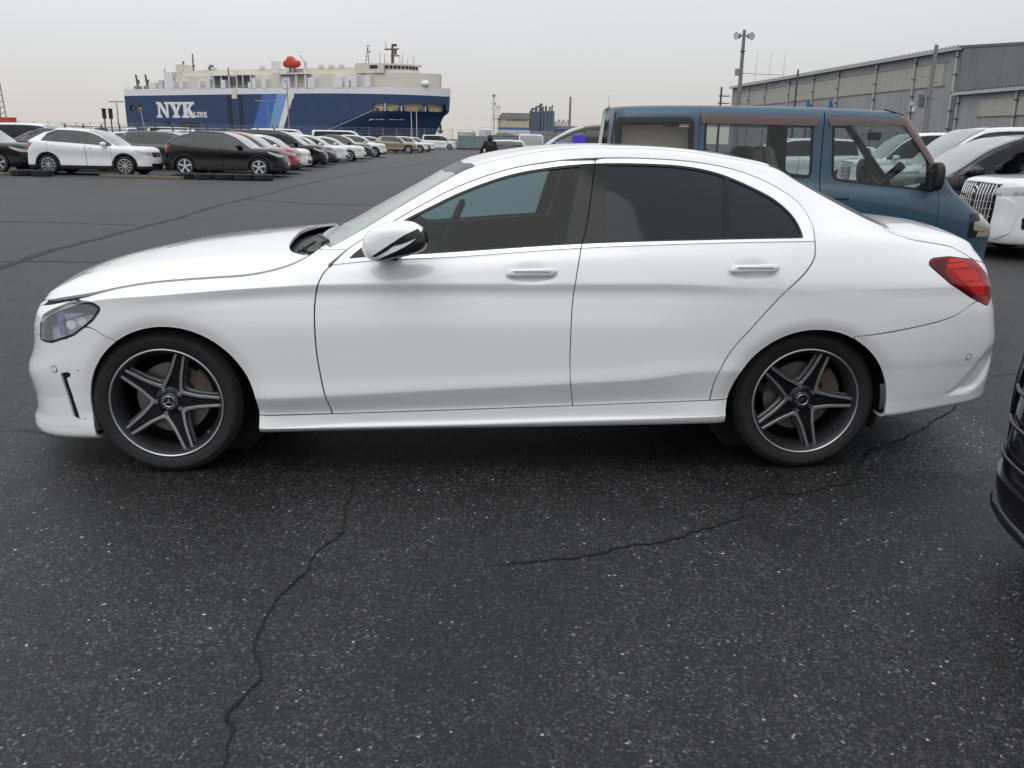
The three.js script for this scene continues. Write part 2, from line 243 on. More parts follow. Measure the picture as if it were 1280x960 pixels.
// ---------------------------------------------------------------- ground: wet worn asphalt, with the slight fall of the yard round the saloon
const fallAt = (x, z) => .0069 * (x + .13) * Math.exp(-(x * x / 40 + (z + 4.5) ** 2 / 26));
{
  const S = 2048, tile = 3.2, cells = 420, px = S / cells, col = new Uint8Array(S * S * 4), hgt = new Uint8Array(S * S * 4);
  const cx = new Float32Array(cells * cells), cy = new Float32Array(cells * cells), cg = new Float32Array(cells * cells * 3), cr = new Float32Array(cells * cells), r = rng(11);
  for (let i = 0; i < cells * cells; i++) {
    cx[i] = r(); cy[i] = r(); const q = r(); let g = .0055 + .040 * Math.pow(r(), 2.6), w = r();
    if (q > .90) g = .030 + .05 * r(); if (q > .985) g = .07 + .09 * r(); if (q > .9972) g = .16 + .30 * r();
    cg[i * 3] = g * (1 + .12 * (w - .5)); cg[i * 3 + 1] = g; cg[i * 3 + 2] = g * (1 - .16 * (w - .5)) * 1.03; cr[i] = q > .985 ? .25 + .6 * r() : .2 + .8 * r();
  }
  const enc = (l) => 255 * clamp(l <= .0031308 ? 12.92 * l : 1.055 * Math.pow(l, 1 / 2.4) - .055);
  for (let y = 0; y < S; y++) for (let x = 0; x < S; x++) {
    const gx = x / px, gy = y / px, ix = Math.floor(gx), iy = Math.floor(gy); let b1 = 9, b2 = 9, bi = 0;
    for (let dy = -1; dy <= 1; dy++) for (let dx = -1; dx <= 1; dx++) {
      const qx = ((ix + dx) % cells + cells) % cells, qy = ((iy + dy) % cells + cells) % cells, i = qy * cells + qx;
      const ex = ix + dx + cx[i] - gx, ey = iy + dy + cy[i] - gy, d = Math.hypot(ex, ey) / (.55 + .7 * cr[i]);
      if (d < b1) { b2 = b1; b1 = d; bi = i; } else if (d < b2) b2 = d;
    }
    const e = smooth(.02, .30, b2 - b1), dome = clamp(1 - b1 * .9), o = (y * S + x) * 4, m = lerp(.42, 1, e) * (.80 + .40 * vnoise(x / 16, y / 16, 3, 128, 128)) * (.74 + .52 * vnoise(x / 64, y / 64, 4, 32, 32) * (.6 + .8 * vnoise(x / 128, y / 128, 6, 16, 16)));
    col[o] = enc(cg[bi * 3] * m); col[o + 1] = enc(cg[bi * 3 + 1] * m); col[o + 2] = enc(cg[bi * 3 + 2] * m); col[o + 3] = 255;
    const h = 255 * clamp(.15 + .55 * e * Math.sqrt(dome) * (.6 + .4 * cr[bi]) + .2 * vnoise(x / 40, y / 40, 7, 51, 51)); hgt[o] = hgt[o + 1] = hgt[o + 2] = h; hgt[o + 3] = 255;
  }
  const tx = (d, srgb) => { const t = new THREE.DataTexture(d, S, S); t.wrapS = t.wrapT = THREE.RepeatWrapping; t.magFilter = THREE.LinearFilter; t.minFilter = THREE.LinearMipmapLinearFilter; t.generateMipmaps = true; if (srgb) t.colorSpace = THREE.SRGBColorSpace; t.needsUpdate = true; return t; };
  M.asphaltMap = tx(col, true); M.asphaltBump = tx(hgt, false);
  M.asphalt = new THREE.MeshPhysicalMaterial({ map: M.asphaltMap, bumpMap: M.asphaltBump, bumpScale: .004, roughness: .54, specularIntensity: .85, vertexColors: true, side: THREE.DoubleSide }); M.asphalt.name = 'asphalt';
  // one sheet to the horizon, finer near the camera; vertex colours carry damp and worn areas that are metres across
  const n = 460, P = [], U = [], Cc = [], I = [], w = (t) => Math.sinh(t * 8.2) / Math.sinh(8.2) * 3500, dryA = polySDF([[1.60, -4.05], [1.78, -3.86], [1.98, -3.81], [2.2, -3.78], [2.42, -4.1], [2.60, -4.65], [2.40, -4.9], [2.17, -4.75], [1.82, -4.35]]), dryB = polySDF([[1.62, -2.45], [1.75, -2.42], [1.95, -2.5], [2.3, -2.75], [2.1, -3.0], [1.76, -2.9]]);
  for (let j = 0; j <= n; j++) for (let i = 0; i <= n; i++) {
    const x = w(i / n * 2 - 1), z = w(j / n * 2 - 1) - 4; P.push(x, fallAt(x, z), z); U.push(x / tile, z / tile);
    const near = Math.hypot(x, z) < 140 ? 1 : .0;
    const a = 1 + near * ((fbm(x * .35 + 3, z * .35, 21, 4) - .5) * .55 + (fbm(x * 1.7, z * 1.7 + 8, 22, 3) - .5) * .22 + (fbm(x * .05, z * .16 + 8, 23, 3) - .5) * .5);
    const wob = (fbm(x * 5, z * 5, 25, 3) - .5) * .14, dry = 1 + 1.7 * smooth(.07, -.05, dryA(x, z) + wob) * (.75 + .5 * fbm(x * 3, z * 3, 27, 3)) + .8 * smooth(.07, -.06, dryB(x, z) + wob), stain = 1 - .28 * smooth(.60, .72, fbm(x * .9 + 4, z * .9 + 2, 29, 4)) * near;
    Cc.push(a * dry * stain, a * .985 * dry * stain, a * dry * stain);
  }
  for (let j = 0; j < n; j++) for (let i = 0; i < n; i++) { const a = j * (n + 1) + i, b = a + n + 1; I.push(a, b, a + 1, b, b + 1, a + 1); }
  const g = new THREE.BufferGeometry(); g.setAttribute('position', new THREE.Float32BufferAttribute(P, 3)); g.setAttribute('uv', new THREE.Float32BufferAttribute(U, 2)); g.setAttribute('color', new THREE.Float32BufferAttribute(Cc, 3)); g.setIndex(I); g.computeVertexNormals();
  const ground = struct('ground', g, M.asphalt);
  // cracks and tar seams: ribbons of varying width a few millimetres above the sheet
  const ribbon = (pts, wid, seed, jag, y) => {
    const rr = rng(seed), c = new THREE.CatmullRomCurve3(pts.map(p => V3(p[0], y, p[1])), false, 'centripetal'), L = c.getLength(), n = Math.min(600, Math.ceil(L / .03)), q = c.getSpacedPoints(n), P = [], U = [], I = [];
    for (let i = 0; i <= n; i++) {
      const t = q[Math.min(n, i + 1)].clone().sub(q[Math.max(0, i - 1)]).normalize(), s = jag * ((rr() - .5) * .7 + (fbm(i * .13, 0, seed, 3) - .5) * 2), ww = wid * (.35 + 1.1 * fbm(i * .21, 5, seed + 3, 3)) * Math.min(1, i / 6, (n - i) / 6) / 2 + .0004;
      const yy = y + fallAt(q[i].x, q[i].z); P.push(q[i].x - t.z * (s - ww), yy, q[i].z + t.x * (s - ww), q[i].x - t.z * (s + ww), yy, q[i].z + t.x * (s + ww)); U.push(q[i].x / tile, q[i].z / tile, q[i].x / tile + .003, q[i].z / tile);
      if (i) { const a = (i - 1) * 2; I.push(a, a + 2, a + 1, a + 1, a + 2, a + 3); }
    }
    const g = new THREE.BufferGeometry(); g.setAttribute('position', new THREE.Float32BufferAttribute(P, 3)); g.setAttribute('uv', new THREE.Float32BufferAttribute(U, 2)); g.setIndex(I); g.computeVertexNormals(); return g;
  };
  const dark = std(.002, .002, .002, .9), tar = new THREE.MeshPhysicalMaterial({ color: C(.012, .012, .013), roughness: .68, specularIntensity: .6, side: THREE.DoubleSide }); dark.name = 'crack_shadow'; tar.name = 'tar';
  const crack = (pts, w, s, j, m = dark, y = .004) => struct('crack', ribbon(pts, w, s, j, y), m, ground);
  crack([[-.74, -3.75], [-.67, -3.47], [-.67, -3.27], [-.64, -3.07], [-.70, -2.87], [-.70, -2.78], [-.72, -2.68], [-.75, -2.56], [-.76, -2.42], [-.75, -2.29], [-.71, -2.20], [-.68, -2.11], [-.70, -2.05], [-.72, -1.96], [-.69, -1.89], [-.67, -1.80], [-.66, -1.6]], .0085, 3, .018);
  crack([[-.1, -2.80], [.01, -2.82], [.14, -2.86], [.31, -2.91], [.43, -2.98], [.61, -3.04], [.76, -3.14], [.85, -3.20], [.93, -3.28], [.95, -3.37], [1.09, -3.50], [1.23, -3.52], [1.40, -3.61], [1.50, -3.64], [1.63, -3.86], [1.77, -4.08], [1.89, -4.17], [2.11, -4.36], [2.45, -4.72], [2.63, -4.96], [2.9, -5.3]], .010, 5, .02);
  crack([[-5.65, -8.4], [-5.64, -9.73], [-5.75, -10.48], [-5.88, -12.22], [-5.94, -13.92], [-6.00, -15.59], [-6.25, -18.54], [-6.36, -22.87], [-6.56, -28.07], [-6.51, -33.20], [-6.18, -43.20], [-5.03, -61.53]], .10, 7, .06, tar);
  crack([[-9.4, -14.7], [-8.37, -14.62], [-7.29, -14.59], [-6.0, -14.33]], .05, 9, .05, tar);
  crack([[-6.2, -10.05], [-5.5, -10.12], [-4.79, -10.14], [-3.6, -10.1]], .03, 10, .04, tar);
  crack([[-6.4, -20.9], [-4.2, -19.7], [-2.0, -19.9], [.5, -18.9]], .06, 12, .06, tar);
  crack([[-3.2, -4.3], [-2.75, -4.15], [-2.5, -4.2], [-2.1, -4.05]], .005, 13, .02);
  crack([[2.55, -6.0], [3.1, -5.6], [3.6, -5.75], [4.4, -5.4]], .006, 14, .03);
}
// ---------------------------------------------------------------- wheels (axis along z, outer face towards +z)
function tyreGeo(R, rr, w, seg = 48, tread = true) {
  const h = w / 2, s = R - rr, p = [[rr - .012, -h * .72], [rr + .004, -h * .86], [rr + s * .3, -h * .99], [rr + s * .62, -h * 1.0], [rr + s * .86, -h * .9], [R - .004, -h * .74]];
  if (tread) for (const g of [-.42, -.14, .14, .42]) p.push([R, h * (g - .06) * 1.5], [R - .008, h * (g - .03) * 1.5], [R - .008, h * (g + .03) * 1.5], [R, h * (g + .06) * 1.5]); else p.push([R, -h * .5], [R, h * .5]);
  p.push([R - .004, h * .74], [rr + s * .86, h * .9], [rr + s * .62, h * 1.0], [rr + s * .58, h * 1.012], [rr + s * .54, h * 1.0], [rr + s * .3, h * .99], [rr + s * .12, h * .93], [rr + .004, h * .86], [rr - .012, h * .72]);
  const g = new THREE.LatheGeometry(p.map(q => new THREE.Vector2(q[0], q[1])), seg); g.rotateX(Math.PI / 2); return toCreasedNormals(g, .9);
}
const latheZ = (p, seg = 48) => { const g = new THREE.LatheGeometry(p.map(q => new THREE.Vector2(q[0], q[1])), seg); g.rotateX(Math.PI / 2); return toCreasedNormals(g, .6); };
// hero wheel: five paired spokes with machined edges
function starWheel(parent, x, z, R, right, rot) {
  const rr = .2425, w = .225, W = new THREE.Group(), g0 = tyreGeo(R, rr, w, 96);
  const tyre = mesh('wheel', g0, M.rubber, parent); tyre.position.set(x, R, z); if (right) tyre.rotation.y = Math.PI;
  const face = w / 2;                                        // rim lip plane
  mesh('rim_barrel', latheZ([[rr - .014, -face * .8], [rr - .022, -.03], [rr - .034, .02], [rr - .030, .055], [rr - .016, face * .80], [rr - .006, face * .93]], 72), M.gunmetal, tyre);
  mesh('rim_lip', latheZ([[rr - .008, face * .84], [rr - .005, face * .93], [rr - .001, face * .955], [rr + .003, face * .94], [rr + .005, face * .84]], 96), M.machined, tyre);
  // star outline: tips at the rim, notches near the hub
  const tipR = rr - .007, P2 = (a, r, t) => [Math.sin(a) * r + Math.cos(a) * t, Math.cos(a) * r - Math.sin(a) * t], out = [], vees = [];
  for (let k = 0; k < 5; k++) {
    const a = rot + k * Math.PI * .4, b = a + Math.PI * .2, c = a + Math.PI * .4;
    out.push([...P2(a, tipR, -.0215), .003], [...P2(a, tipR, .0215), .003], [...P2(a, .125, .031), .02], [...P2(b, .076, 0), .016], [...P2(c, .125, -.031), .02]);
    vees.push(roundPoly([[...P2(a, tipR, .0215), .002], [...P2(a, .125, .0305), .02], [...P2(b, .077, 0), .016], [...P2(c, .125, -.0305), .02], [...P2(c, tipR, -.0215), .002], [...P2(c, tipR, -.0105), .001], [...P2(c, .125, -.0180), .02], [...P2(b, .0575, 0), .016], [...P2(a, .125, .0180), .02], [...P2(a, tipR, .0105), .001]], .01, 4));
    vees.push([P2(a, tipR, -.0108), P2(a, tipR, .0108), P2(a, tipR - .010, .0112), P2(a, tipR - .010, -.0112)]);
  }
  const star = roundPoly(out, .012, 3);
  const bowl = (geo, k = .55) => { const p = geo.attributes.position.array; for (let i = 0; i < p.length; i += 3) { const r = Math.hypot(p[i], p[i + 1]); p[i + 2] += face * .80 - .012 - k * Math.max(0, .225 - r) * .18; } geo.computeVertexNormals(); return geo; };
  const wide = []; for (let k = 0; k < 5; k++) { const a = rot + k * Math.PI * .4, b = a + Math.PI * .2, c = a + Math.PI * .4; wide.push([...P2(a, tipR, -.032), .003], [...P2(a, tipR, .032), .003], [...P2(a, .135, .040), .02], [...P2(b, .091, 0), .02], [...P2(c, .135, -.040), .02]); }
  mesh('spoke_flank', bowl(T(extrude(roundPoly(wide, .012, 3), .026, .006), 0, 0, -.044)), M.flank, tyre);
  mesh('spokes', bowl(T(extrude(star, .022, .003), 0, 0, -.028)), M.spokeBlack, tyre);
  for (let k = 0; k < 5; k++) mesh('spoke_edge', bowl(join([T(extrude(vees[2 * k], .010, .0012), 0, 0, -.004), T(extrude(vees[2 * k + 1], .009, .001), 0, 0, -.004)])), M.machined, tyre);
  for (let k = 0; k < 5; k++) { const a = rot + k * Math.PI * .4; mesh('spoke_rib', bowl(T(extrude([P2(a, tipR - .03, -.004), P2(a, tipR - .03, .004), P2(a, .09, .006), P2(a, .09, -.006)], .006, .001), 0, 0, -.010)), M.spokeBlack, tyre); }
  // stepped flanks, hub, bolts, valve
  mesh('hub', join([latheZ([[.062, -.02], [.064, face * .5], [.056, face * .55], [.040, face * .58]], 40)]), M.spokeBlack, tyre);
  const bolts = []; for (let k = 0; k < 5; k++) { const a = rot + Math.PI * .2 + k * Math.PI * .4; bolts.push(T(new THREE.CylinderGeometry(.010, .011, .016, 6), Math.sin(a) * .0565, Math.cos(a) * .0565, face * .56, 0, 0, 0)); bolts[k].translate(-Math.sin(a) * .0565, -Math.cos(a) * .0565, -face * .56); bolts[k].rotateX(Math.PI / 2); bolts[k].translate(Math.sin(a) * .0565, Math.cos(a) * .0565, face * .56); }
  for (const b of bolts) mesh('wheel_bolt', b, M.silver, tyre);
  const cz = face * .58;
  mesh('centre_cap', latheZ([[.0005, cz + .006], [.028, cz + .006], [.035, cz + .003], [.040, cz - .004]], 36), M.gloss, tyre);
  const em = [T(new THREE.TorusGeometry(.0245, .0022, 6, 40), 0, 0, cz + .007)];
  for (let k = 0; k < 3; k++) { const a = k * Math.PI * 2 / 3, tip = [Math.sin(a) * .0235, Math.cos(a) * .0235], s = [Math.cos(a) * .0042, -Math.sin(a) * .0042]; em.push(extrude([[s[0], s[1]], tip, [-s[0], -s[1]]], .003).translate(0, 0, cz + .006)); }
  mesh('cap_emblem', join(em), M.chrome, tyre);
  const nb = []; for (let k = 0; k < 18; k++) { const a = k / 18 * Math.PI * 2; nb.push(box(.007, .004, .004, Math.sin(a) * .0335, Math.cos(a) * .0335, cz + .004)); } mesh('cap_ring', join(nb), M.satin, tyre);
  mesh('valve', T(new THREE.CylinderGeometry(.005, .006, .03, 8), Math.sin(2.27) * (rr - .03), Math.cos(2.27) * (rr - .03), face * .62, Math.PI / 2), M.satin, tyre);
  // brake
  mesh('brake_disc', latheZ([[.07, -.02], [.07, .0], [.160, .0], [.160, -.028], [.09, -.028]], 60), M.disc, tyre);
  const cal = []; for (let i = 0; i <= 10; i++) cal.push([Math.sin(.75 + i * .075) * .188, Math.cos(.75 + i * .075) * .188]); for (let i = 10; i >= 0; i--) cal.push([Math.sin(.75 + i * .075) * .112, Math.cos(.75 + i * .075) * .112]);
  mesh('brake_caliper', T(extrude(cal, .05, .006), 0, 0, -.02), M.rust, tyre);
  return tyre;
}
M.flank = std(.11, .11, .115, .35, .6); M.flank.name = 'flank'; M.machined = std(.46, .46, .47, .36, .85); M.spokeBlack = std(.010, .010, .011, .22, .2); M.machined.name = 'machined'; M.spokeBlack.name = 'spokeBlack';
// plain wheel for the cars further off: kind 'multi' (ten thin spokes), 'cover' (seven broad spokes), 'five', 'steel'
const wheelCache = new Map();
function plainWheel(parent, x, z, R, right, kind) {
  if (!wheelCache.has(kind + R)) {
    const rr = R * (kind === 'steel' ? .66 : .70), w = .21, f = w / 2, g = tyreGeo(R, rr, w, 28, false), S = [];
    const n = { multi: 10, cover: 7, five: 5, steel: 8, twin: 6 }[kind], wd = { multi: .028, cover: .062, five: .06, steel: .05, twin: .04 }[kind];
    for (let k = 0; k < n; k++) { const a = k / n * Math.PI * 2, q = (r, s) => [Math.sin(a) * r + Math.cos(a) * s, Math.cos(a) * r - Math.sin(a) * s]; S.push(T(extrude([q(.03, -wd * .4), q(.03, wd * .4), q(rr - .012, wd * .62), q(rr - .012, -wd * .62)], .02), 0, 0, f * .55)); }
    S.push(T(new THREE.CylinderGeometry(.045, .05, .03, 14), 0, 0, f * .62, Math.PI / 2));
    S.push(latheZ([[rr - .022, f * .6], [rr - .012, f * .9], [rr + .004, f * .88]], 28));
    const back = latheZ([[.001, f * .35], [rr - .03, f * .35], [rr - .01, f * .8]], 20);
    wheelCache.set(kind + R, [g, join(S), back]);
  }
  const [g, s, b] = wheelCache.get(kind + R);
  const t = mesh('wheel', g, M.rubber, parent); t.position.set(x, R, z); if (right) t.rotation.y = Math.PI;
  mesh('rim', s, kind === 'steel' ? M.silver : M.alloy, t); mesh('rim_back', b, M.wheelDark, t); return t;
}
M.alloy = std(.55, .56, .57, .3, .75); M.alloy.name = 'alloy';
// ---------------------------------------------------------------- the white saloon in front (x from its front axle to the rear, z towards the camera)
M.white = paint(.80, .805, .815, { roughness: .35 }); M.white.name = 'white_paint';
const heroBelt = [[-.79, .690], [-.62, .705], [-.469, .742], [-.305, .785], [-.159, .825], [.01, .853], [.207, .871], [.371, .884], [.534, .912], [.66, .948], [.8, .962], [1.16, .983], [1.79, 1.028], [2.38, 1.049], [2.8, 1.058], [3.0, 1.062], [3.14, 1.058], [3.254, 1.044], [3.353, 1.028], [3.467, 1.010], [3.56, .988], [3.7, .955], [3.885, .915]];
const heroChar = [[-.79, .595], [-.62, .63], [-.45, .715], [-.2, .785], [.04, .808], [.43, .841], [.70, .856], [1.03, .861], [1.76, .865], [2.14, .866], [2.5, .853], [2.9, .842], [3.3, .845], [3.6, .842], [3.885, .80]];
const heroDitch = [[-.79, .695], [-.66, .745], [-.55, .785], [-.44, .822], [-.3, .862], [-.1, .903], [.2, .940], [.45, .960], [.60, .968], [.691, .986], [.849, 1.062], [1.019, 1.162], [1.19, 1.259], [1.322, 1.326], [1.504, 1.375], [1.68, 1.404], [1.856, 1.417], [2.069, 1.416], [2.284, 1.405], [2.447, 1.383], [2.574, 1.363], [2.683, 1.341], [2.79, 1.284], [2.963, 1.194], [3.143, 1.109], [3.26, 1.072], [3.4, 1.062], [3.55, 1.046], [3.66, 1.02], [3.78, .965], [3.885, .92]];
const heroCen = [[-.79, .70], [-.70, .765], [-.58, .818], [-.46, .854], [-.3, .892], [-.1, .930], [.2, .968], [.45, .990], [.56, .996], [.62, .998], [.70, 1.034], [.85, 1.117], [1.05, 1.226], [1.25, 1.334], [1.32, 1.362], [1.5, 1.402], [1.74, 1.430], [1.97, 1.437], [2.23, 1.431], [2.45, 1.413], [2.64, 1.385], [2.72, 1.365], [2.88, 1.300], [3.0, 1.248], [3.15, 1.177], [3.27, 1.115], [3.36, 1.100], [3.49, 1.088], [3.62, 1.074], [3.72, 1.05], [3.80, 1.005], [3.885, .925]];
const hB = pchip(heroBelt), hC = pchip(heroChar), hD = pchip(heroDitch), hT = pchip(heroCen);
const hf16 = pchip([[-.79, .80], [.3, .80], [.55, .86], [.691, .905], [.849, .862], [1.019, .80], [1.19, .748], [1.322, .715], [1.5, .69], [1.8, .68], [2.4, .68], [2.683, .69], [2.8, .705], [2.963, .745], [3.143, .80], [3.3, .82], [3.885, .82]]);
const ARCH = [[.043, .312, .366], [2.828, .300, .371]];
const heroSpec = {
  plan: [[-.79, 0], [-.775, .25], [-.735, .45], [-.675, .60], [-.58, .71], [-.45, .79], [-.3, .838], [-.1, .87], [.3, .889], [.8, .897], [1.5, .902], [2.3, .902], [2.8, .896], [3.1, .880], [3.35, .848], [3.55, .803], [3.70, .735], [3.79, .63], [3.845, .45], [3.875, .22], [3.885, 0]],
  belt: 18,
  rows: [
    { y: [[-.6, .120], [-.38, .145], [.42, .195], [2.4, .230], [3.2, .246], [3.5, .275], [3.885, .29]], i: .13, fx: .12, rx: .06 },
    { y: [[-.6, .128], [-.38, .152], [.42, .200], [2.4, .235], [3.2, .250], [3.5, .280], [3.885, .297]], i: .052, fx: .03, rx: .03 },
    { y: [[-.6, .150], [-.38, .172], [.42, .212], [2.4, .248], [3.2, .268], [3.5, .296], [3.885, .315]], i: [[-.5, .024], [.4, .030], [2.4, .030], [3.2, .024]], fx: -.005, rx: .01 },
    { y: [[-.6, .190], [-.38, .215], [.42, .228], [1.2, .243], [2.3, .275], [3.2, .300], [3.5, .325], [3.885, .345]], i: [[-.5, .02], [.4, .016], [2.4, .016], [3.3, .02]], fx: .0, rx: .005 },
    { y: [[-.6, .205], [-.38, .23], [.42, .231], [.8, .254], [1.3, .266], [1.9, .280], [2.3, .279], [3.2, .325], [3.885, .36]], i: [[-.5, .02], [.4, .018], [.9, .026], [2.0, .026], [2.38, .018], [3.3, .019]], fx: .01, rx: .003 },
    { y: [[-.6, .232], [-.38, .26], [.42, .281], [.73, .290], [1.77, .326], [2.38, .348], [3.2, .36], [3.885, .39]], i: [[-.5, .02], [.35, .028], [2.4, .028], [3.2, .016]], fx: .025, rx: 0 },
    { y: [[-.6, .255], [-.38, .285], [.42, .300], [.73, .308], [1.77, .344], [2.38, .366], [3.2, .385], [3.885, .41]], i: [[-.5, .02], [.35, .028], [2.4, .028], [3.2, .014]], fx: .028, rx: 0 },
    { y: [[-.6, .305], [-.38, .335], [.47, .362], [.71, .374], [1.22, .402], [1.76, .428], [2.06, .445], [2.37, .478], [3.2, .47], [3.885, .475]], i: [[-.5, .02], [.35, .0], [.6, -.006], [2.1, -.005], [2.45, .004], [3.2, .008]], fx: .028, rx: 0 },
    { y: [[-.6, .32], [-.38, .35], [.47, .376], [.71, .388], [1.22, .416], [1.76, .442], [2.06, .459], [2.37, .492], [3.2, .482], [3.885, .488]], i: [[-.5, .02], [.35, -.004], [.6, -.010], [2.1, -.009], [2.45, .002], [3.2, .007]], fx: .026, rx: 0 },
    { y: [[-.6, .406], [-.3, .43], [.47, .45], [.71, .456], [1.22, .475], [1.76, .500], [2.37, .545], [3.2, .53], [3.885, .52]], i: [[-.5, .012], [.35, -.002], [.7, -.006], [2.1, -.005], [2.5, .005], [3.2, .002]], fx: .004, rx: 0 },
    { y: [[-.6, .444], [-.3, .52], [.47, .57], [1.76, .585], [2.37, .62], [3.2, .615], [3.885, .60]], i: [[-.5, .008], [.2, -.003], [.35, -.006], [.7, -.009], [2.0, -.006], [2.5, .003], [3.2, .0]], fx: .016, rx: .012 },
    { y: [[-.6, .49], [-.3, .60], [.2, .675], [.47, .68], [1.76, .69], [2.4, .69], [3.2, .675], [3.885, .655]], i: [[-.5, .010], [.2, -.003], [.35, -.007], [.7, -.010], [2.0, -.006], [2.5, .002], [3.2, .001]], fx: .045, rx: .03 },
    { y: [[-.6, .54], [-.3, .66], [.2, .742], [.47, .757], [1.76, .772], [2.4, .766], [3.2, .74], [3.885, .72]], i: [[-.5, .010], [.2, .002], [.35, .001], [.7, .0], [2.0, .003], [2.5, .004], [3.2, .004]], fx: .07, rx: .05 },
    { y: x => hC(x) - lerp(.030, .036, smooth(-.4, .5, x)), i: [[-.6, .018], [-.3, .011], [.1, .006], [.4, .0085], [2.1, .0085], [2.6, .0055], [2.9, .0052], [3.2, .010], [3.885, .018]], fx: .075, rx: .075 },
    { y: x => hC(x) - .005, i: [[-.6, .02], [-.3, .012], [.1, .003], [.4, .0022], [2.1, .0022], [2.7, .0045], [3.3, .012], [3.885, .02]], fx: .078, rx: .085 },
    { y: x => hC(x) + .005, i: [[-.6, .021], [-.3, .0125], [.1, .0025], [.4, .0006], [2.1, .0006], [2.7, .0045], [3.3, .012], [3.885, .021]], fx: .078, rx: .087 },
    { y: x => lerp(hC(x), hB(x), .22), i: [[-.6, .03], [-.3, .022], [.1, .012], [.4, .008], [2.2, .008], [2.7, .010], [3.3, .022], [3.885, .03]], fx: .08, rx: .10 },
    { y: x => lerp(hC(x), hB(x), .66), i: [[-.6, .05], [-.3, .046], [.1, .040], [.55, .034], [2.2, .034], [2.7, .040], [3.0, .050], [3.3, .060], [3.885, .05]], fx: .082, rx: .11 },
    { y: heroBelt, i: [[-.6, .09], [-.3, .088], [.1, .085], [.4, .082], [.62, .076], [2.2, .073], [2.7, .080], [2.95, .092], [3.3, .115], [3.885, .11]], fx: .085, rx: .11 },
    { y: x => lerp(hB(x), hD(x), .5), f: x => lerp(1, hf16(x), .5) + .022 * smooth(.7, 1.4, x) * (1 - smooth(2.7, 3.2, x)), fx: .085, rx: .10 },
    { y: x => lerp(hB(x), hD(x), .86), f: x => lerp(1, hf16(x), .86) + .014 * smooth(.7, 1.4, x) * (1 - smooth(2.7, 3.2, x)), fx: .085, rx: .09 },
    { y: heroDitch, f: hf16, fx: .085, rx: .08 },
    { y: x => lerp(hD(x), hT(x), .72), f: x => hf16(x) * .52, fx: .085, rx: .075 },
    { y: heroCen, f: 0.0001, fx: .085, rx: .07 },
  ],
  deform(p, o, row) {                                   // rolled wheel arches, handle cups, rear bumper scoop
    const x = p[o], y = p[o + 1], z = p[o + 2];
    if (z > .55 && row < 17) {
      for (const [ax, ay, ar] of ARCH) { const d = Math.hypot(x - ax, y - ay) - ar; if (d < .062) { const t = 1 - clamp(d / .062); p[o + 2] -= .013 * t * t; } }
      for (const [hx, hy] of [[1.580, .908], [2.523, .929]]) { const e = ((x - hx) / .128) ** 2 + ((y - hy) / .047) ** 2; if (e < 1) p[o + 2] -= .015 * (1 - e) ** 1.4; }
      if (x > 3.35 && y > .3 && y < .6) { const c = 3.50 + Math.pow(clamp((y - .36) / .2), .7) * .20, d = x - c, t = clamp(1 - Math.abs(d) / .07); if (d > -.07 && y > .34) p[o + 2] -= .020 * smooth(0, .05, d + .02) * (1 - smooth(.09, .16, d)) * smooth(.34, .38, y) * (1 - smooth(.50, .58, y)); }
    }
  },
};
const HERO = thing('white_sedan', 'white four-door sedan side-on in the foreground with dark five-spoke wheels', 'car');
HERO.position.set(-1.5478, -.0097, -4.4672); HERO.rotation.set(0, .0552, .0069, 'YXZ');
